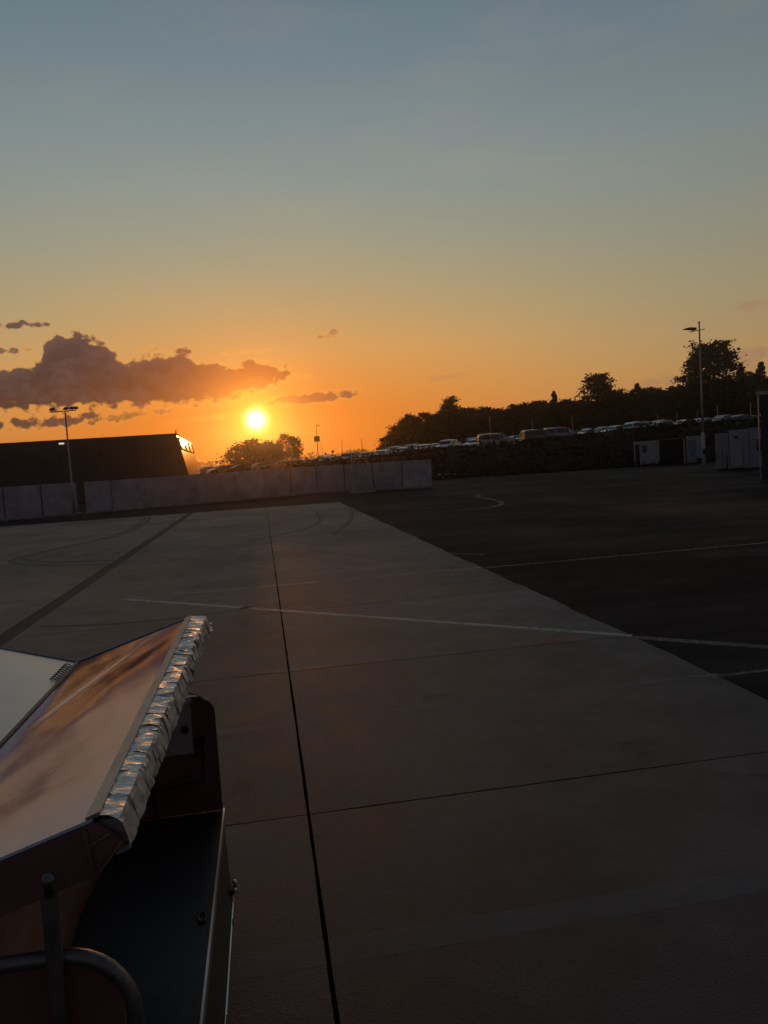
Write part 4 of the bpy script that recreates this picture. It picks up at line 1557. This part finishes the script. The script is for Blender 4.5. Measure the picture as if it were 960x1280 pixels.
# deck, trim and frame
XR = -.365
XL = 2 * CX - XR
ZD = .50
deck = MB().box(*(L(XL, 0, 0).x, L(XR - .006, 0, 0).x), L(0, 1.86, 0).y, L(0, 4.47, 0).y, ZD - .04, ZD).build('deck', 'black_rubber', CART)
for X in (XR, XL):
    MB().box(L(X, 0, 0).x - (.004 if X == XR else .0), L(X, 0, 0).x + .006, L(0, 1.86, 0).y, L(0, 4.47, 0).y, ZD - .045, ZD + .006).build('edge_trim', 'alloy', deck)
MB().tube([L(-.43, 3.38, ZD + .004), L(-.415, 3.345, ZD + .006), L(-.40, 3.345, ZD + .006), L(-.392, 3.38, ZD + .006), L(-.40, 3.41, ZD + .006), L(-.42, 3.41, ZD + .005), L(-.43, 3.38, ZD + .004)], .006, 6).build('ring_pull', 'black_rubber', deck)
for X in (-.75, -1.35):
    MB().box(L(X, 0, 0).x - .04, L(X, 0, 0).x + .04, L(0, 1.7, 0).y, L(0, 4.45, 0).y, ZD - .14, ZD - .042).build('chassis_beam', 'dark_metal', CART)
# folded-down side flaps
for sg, X0 in ((1, XR), (-1, XL)):
    ox = lambda d: L(X0, 0, 0).x + sg * d
    ty = lambda t: t - CT
    q = [(ox(.004), ty(4.36), ZD - .05), (ox(.062), ty(3.78), .34), (ox(.062), ty(1.95), .34), (ox(.004), ty(1.95), ZD - .05)]
    fl = MB().poly(q, Vector((sg * .9, 0, .4)).normalized(), .012).build('side_flap', 'black_rubber', CART)
    MB().tube([Vector(q[1]) + Vector((sg * .004, 0, 0)), Vector(q[2]) + Vector((sg * .004, 0, 0))], .006, 6).build('flap_trim', 'alloy', fl)
    for dt in (0, .05):
        MB().ball((ox(.075), ty(3.80 + dt), .37 + dt * .3), .013, 8).build('latch_knob', 'alloy', fl)
    MB().tube([(ox(.06), ty(3.80), .35), (ox(.075), ty(3.83), .38)], .009, 6).build('latch_pin', 'dark_metal', fl)
    for t in (3.55, 2.9, 2.3):
        MB().box(ox(.068) - .006, ox(.068) + .006, ty(t), ty(t + .05), .325, .345).build('flap_clip', 'dark_metal', fl)


def rounded(x0, x1, z0, z1, rc, y):
    pts = [(x0, y, z0), (x1, y, z0)]
    for k in range(7):
        a = math.pi / 2 * k / 6
        pts.append((x1 - rc + rc * math.cos(a), y, z1 - rc + rc * math.sin(a)))
    for k in range(7):
        a = math.pi / 2 + math.pi / 2 * k / 6
        pts.append((x0 + rc + rc * math.cos(a), y, z1 - rc + rc * math.sin(a)))
    return pts


lx = lambda X: X - CX
# far end board
yb = 4.46 - CT
eb = MB().poly(rounded(lx(XL + .005), lx(-.372), ZD + .002, 1.195, .11, yb), (0, 1, 0), -.025).build('end_board', 'maroon_board', CART)
MB().poly(rounded(lx(-1.58), lx(-.508), .865, 1.165, .03, yb - .004), (0, -1, 0), -.008).build('plate', 'grey_plate', eb)
MB().tube([(lx(-.545), yb - .012, 1.01), (lx(-.545), yb - .022, 1.01)], .022, 12).build('bolt', 'black_rubber', eb)
MB().box(lx(-.50), lx(-.435), yb - .03, yb - .002, .915, .955).build('latch', 'black_rubber', eb, bevel=.006)
MB().tube([(lx(-.458), yb - .008, .92), (lx(-.462), yb - .008, .69)], .006, 6).build('latch_rod', 'black_rubber', eb)
MB().tube([(lx(-.72), yb - .008, .66), (lx(-.56), yb - .012, .695), (lx(-.46), yb - .008, .685)], .007, 6).build('strap', 'black_rubber', eb)
MB().tube([(lx(-.53), yb - .015, 1.225), (lx(-.49), yb - .02, 1.222), (lx(-.44), yb - .015, 1.195), (lx(-.41), yb - .01, 1.165)], .007, 6).build('handle', 'white_metal', eb, smooth=True)
MB().poly([(lx(-.545), yb - .02, 1.165), (lx(-.50), yb - .02, 1.17), (lx(-.495), yb - .02, 1.205), (lx(-.525), yb - .02, 1.2)], (0, -1, 0), -.012).build('handle_bracket', 'white_metal', eb)
# near end board inside its bent tube
yf = 1.80 - CT
nb = MB().poly(rounded(lx(2 * CX + .415), lx(-.415), ZD + .002, 1.375, .13, yf + .02), (0, -1, 0), -.02).build('end_board', 'maroon_board', CART)
tp = [(lx(-.39), yf, ZD - .1), (lx(-.39), yf, 1.22)]
for k in range(1, 9):
    a = math.pi / 2 * k / 8
    tp.append((lx(-.39 - .16 + .16 * math.cos(a)), yf, 1.235 + .16 * math.sin(a)))
tp += [(lx(CX), yf, 1.405)]
tp += [(-x, y, z) for x, y, z in reversed(tp[:-1])]
MB().tube(tp, .019, 10).build('end_tube', 'steel_tube', CART, smooth='auto')
MB().tube([(lx(-.43), yf - .018, 1.335), (lx(-.43), yf - .024, 1.335)], .006, 8).build('rivet', 'black_rubber', nb)
for X in (-.545, 2 * CX + .545):
    ps = MB().tube([(lx(X - .012), yf - .035, ZD - .1), (lx(X), yf - .035, 1.565)], .0185, 10).build('roof_post', 'steel_tube', CART, smooth='auto')
    MB().tube([(lx(X), yf - .035, 1.565), (lx(X), yf - .035, 1.59)], .010, 8).build('post_bolt', 'dark_metal', ps)
    MB().ball((lx(X + .002), yf - .035, 1.60), .017, 10).build('post_knob', 'steel_tube', ps, smooth=True)
    MB().tube([(lx(X * .6 + CX * .4), yb + .045, ZD - .1), (lx(X * .6 + CX * .4), yb - .25, ZE - .09 - .05)], .0185, 8).build('roof_post', 'steel_tube', CART)
# hanging middle curtain and its strap
nv, nu = 8, 26
vs, fs = [], []
for j in range(nv + 1):
    for i in range(nu + 1):
        u, v = i / nu, j / nv
        vs.append(L(-.955 + .012 * math.sin(u * 17) * (1 - v) - .08 * v, 2.0 + 2.4 * u, ZD + .006 + (ZS - .03 - ZD) * v))
for j in range(nv):
    for i in range(nu):
        a = j * (nu + 1) + i
        fs.append((a, a + 1, a + nu + 2, a + nu + 1))
ct = MB().add(vs, fs).build('curtain', 'maroon_pvc', CART, smooth=True)
md = ct.modifiers.new('thick', 'SOLIDIFY')
md.thickness = .004
MB().tube([L(-.93, 2.55, .95), L(-.92, 2.25, .62)], .005, 5).build('cord', 'black_rubber', ct)
# running gear and drawbar
for t in (2.25, 4.05):
    MB().tube([L(-.50, t, .20), L(-1.60, t, .20)], .03, 8).build('axle', 'dark_metal', CART)
    for X in (-.75, -1.35):
        MB().box(lx(X) - .03, lx(X) + .03, t - CT - .08, t - CT + .08, .17, ZD - .142).build('axle_bracket', 'dark_metal', CART)
    for X in (-.53, -1.57):
        wl = MB().tube([L(X - .06, t, .20), L(X - .05, t, .20), L(X + .05, t, .20), L(X + .06, t, .20)], [.18, .20, .20, .18], 18).build('wheel', 'tyre', CART, smooth='auto')
        MB().tube([L(X - .066, t, .20), L(X + .066, t, .20)], .10, 14).build('rim', 'galvanised', wl)
MB().tube([L(CX, 1.95, .33), L(CX, 1.2, .32), L(CX, .75, .30)], .03, 8).build('drawbar', 'dark_metal', CART)
MB().tube([L(CX, .75, .30), L(CX - .05, .69, .30), L(CX, .63, .30), L(CX + .05, .69, .30), L(CX, .75, .30)], .015, 8).build('drawbar_eye', 'dark_metal', CART)

# ------------------------------------------------------------------ thin haze, added for the warm veil of glare around the sun
HAZE = 0.00045
if HAZE > 0:
    hm = bpy.data.materials.new('haze_veil')
    hm.use_nodes = True
    ht = hm.node_tree
    ht.nodes.clear()
    vo = ht.nodes.new('ShaderNodeVolumePrincipled')
    vo.inputs['Color'].default_value = (0.93, 0.90, 0.86, 1)
    vo.inputs['Density'].default_value = HAZE
    vo.inputs['Anisotropy'].default_value = 0.93
    vo.inputs['Density Attribute'].default_value = ''
    hm.cycles.homogeneous_volume = True
    ou = ht.nodes.new('ShaderNodeOutputMaterial')
    ht.links.new(vo.outputs[0], ou.inputs['Volume'])
    MAT['haze_veil'] = hm
    hz_o = MB().box(-500, 500, -80, 500, -1.2, 26).build('haze', 'haze_veil')
    tag(hz_o, kind='stuff', label='thin haze added for the warm veil of glare around the sun', cat='haze')
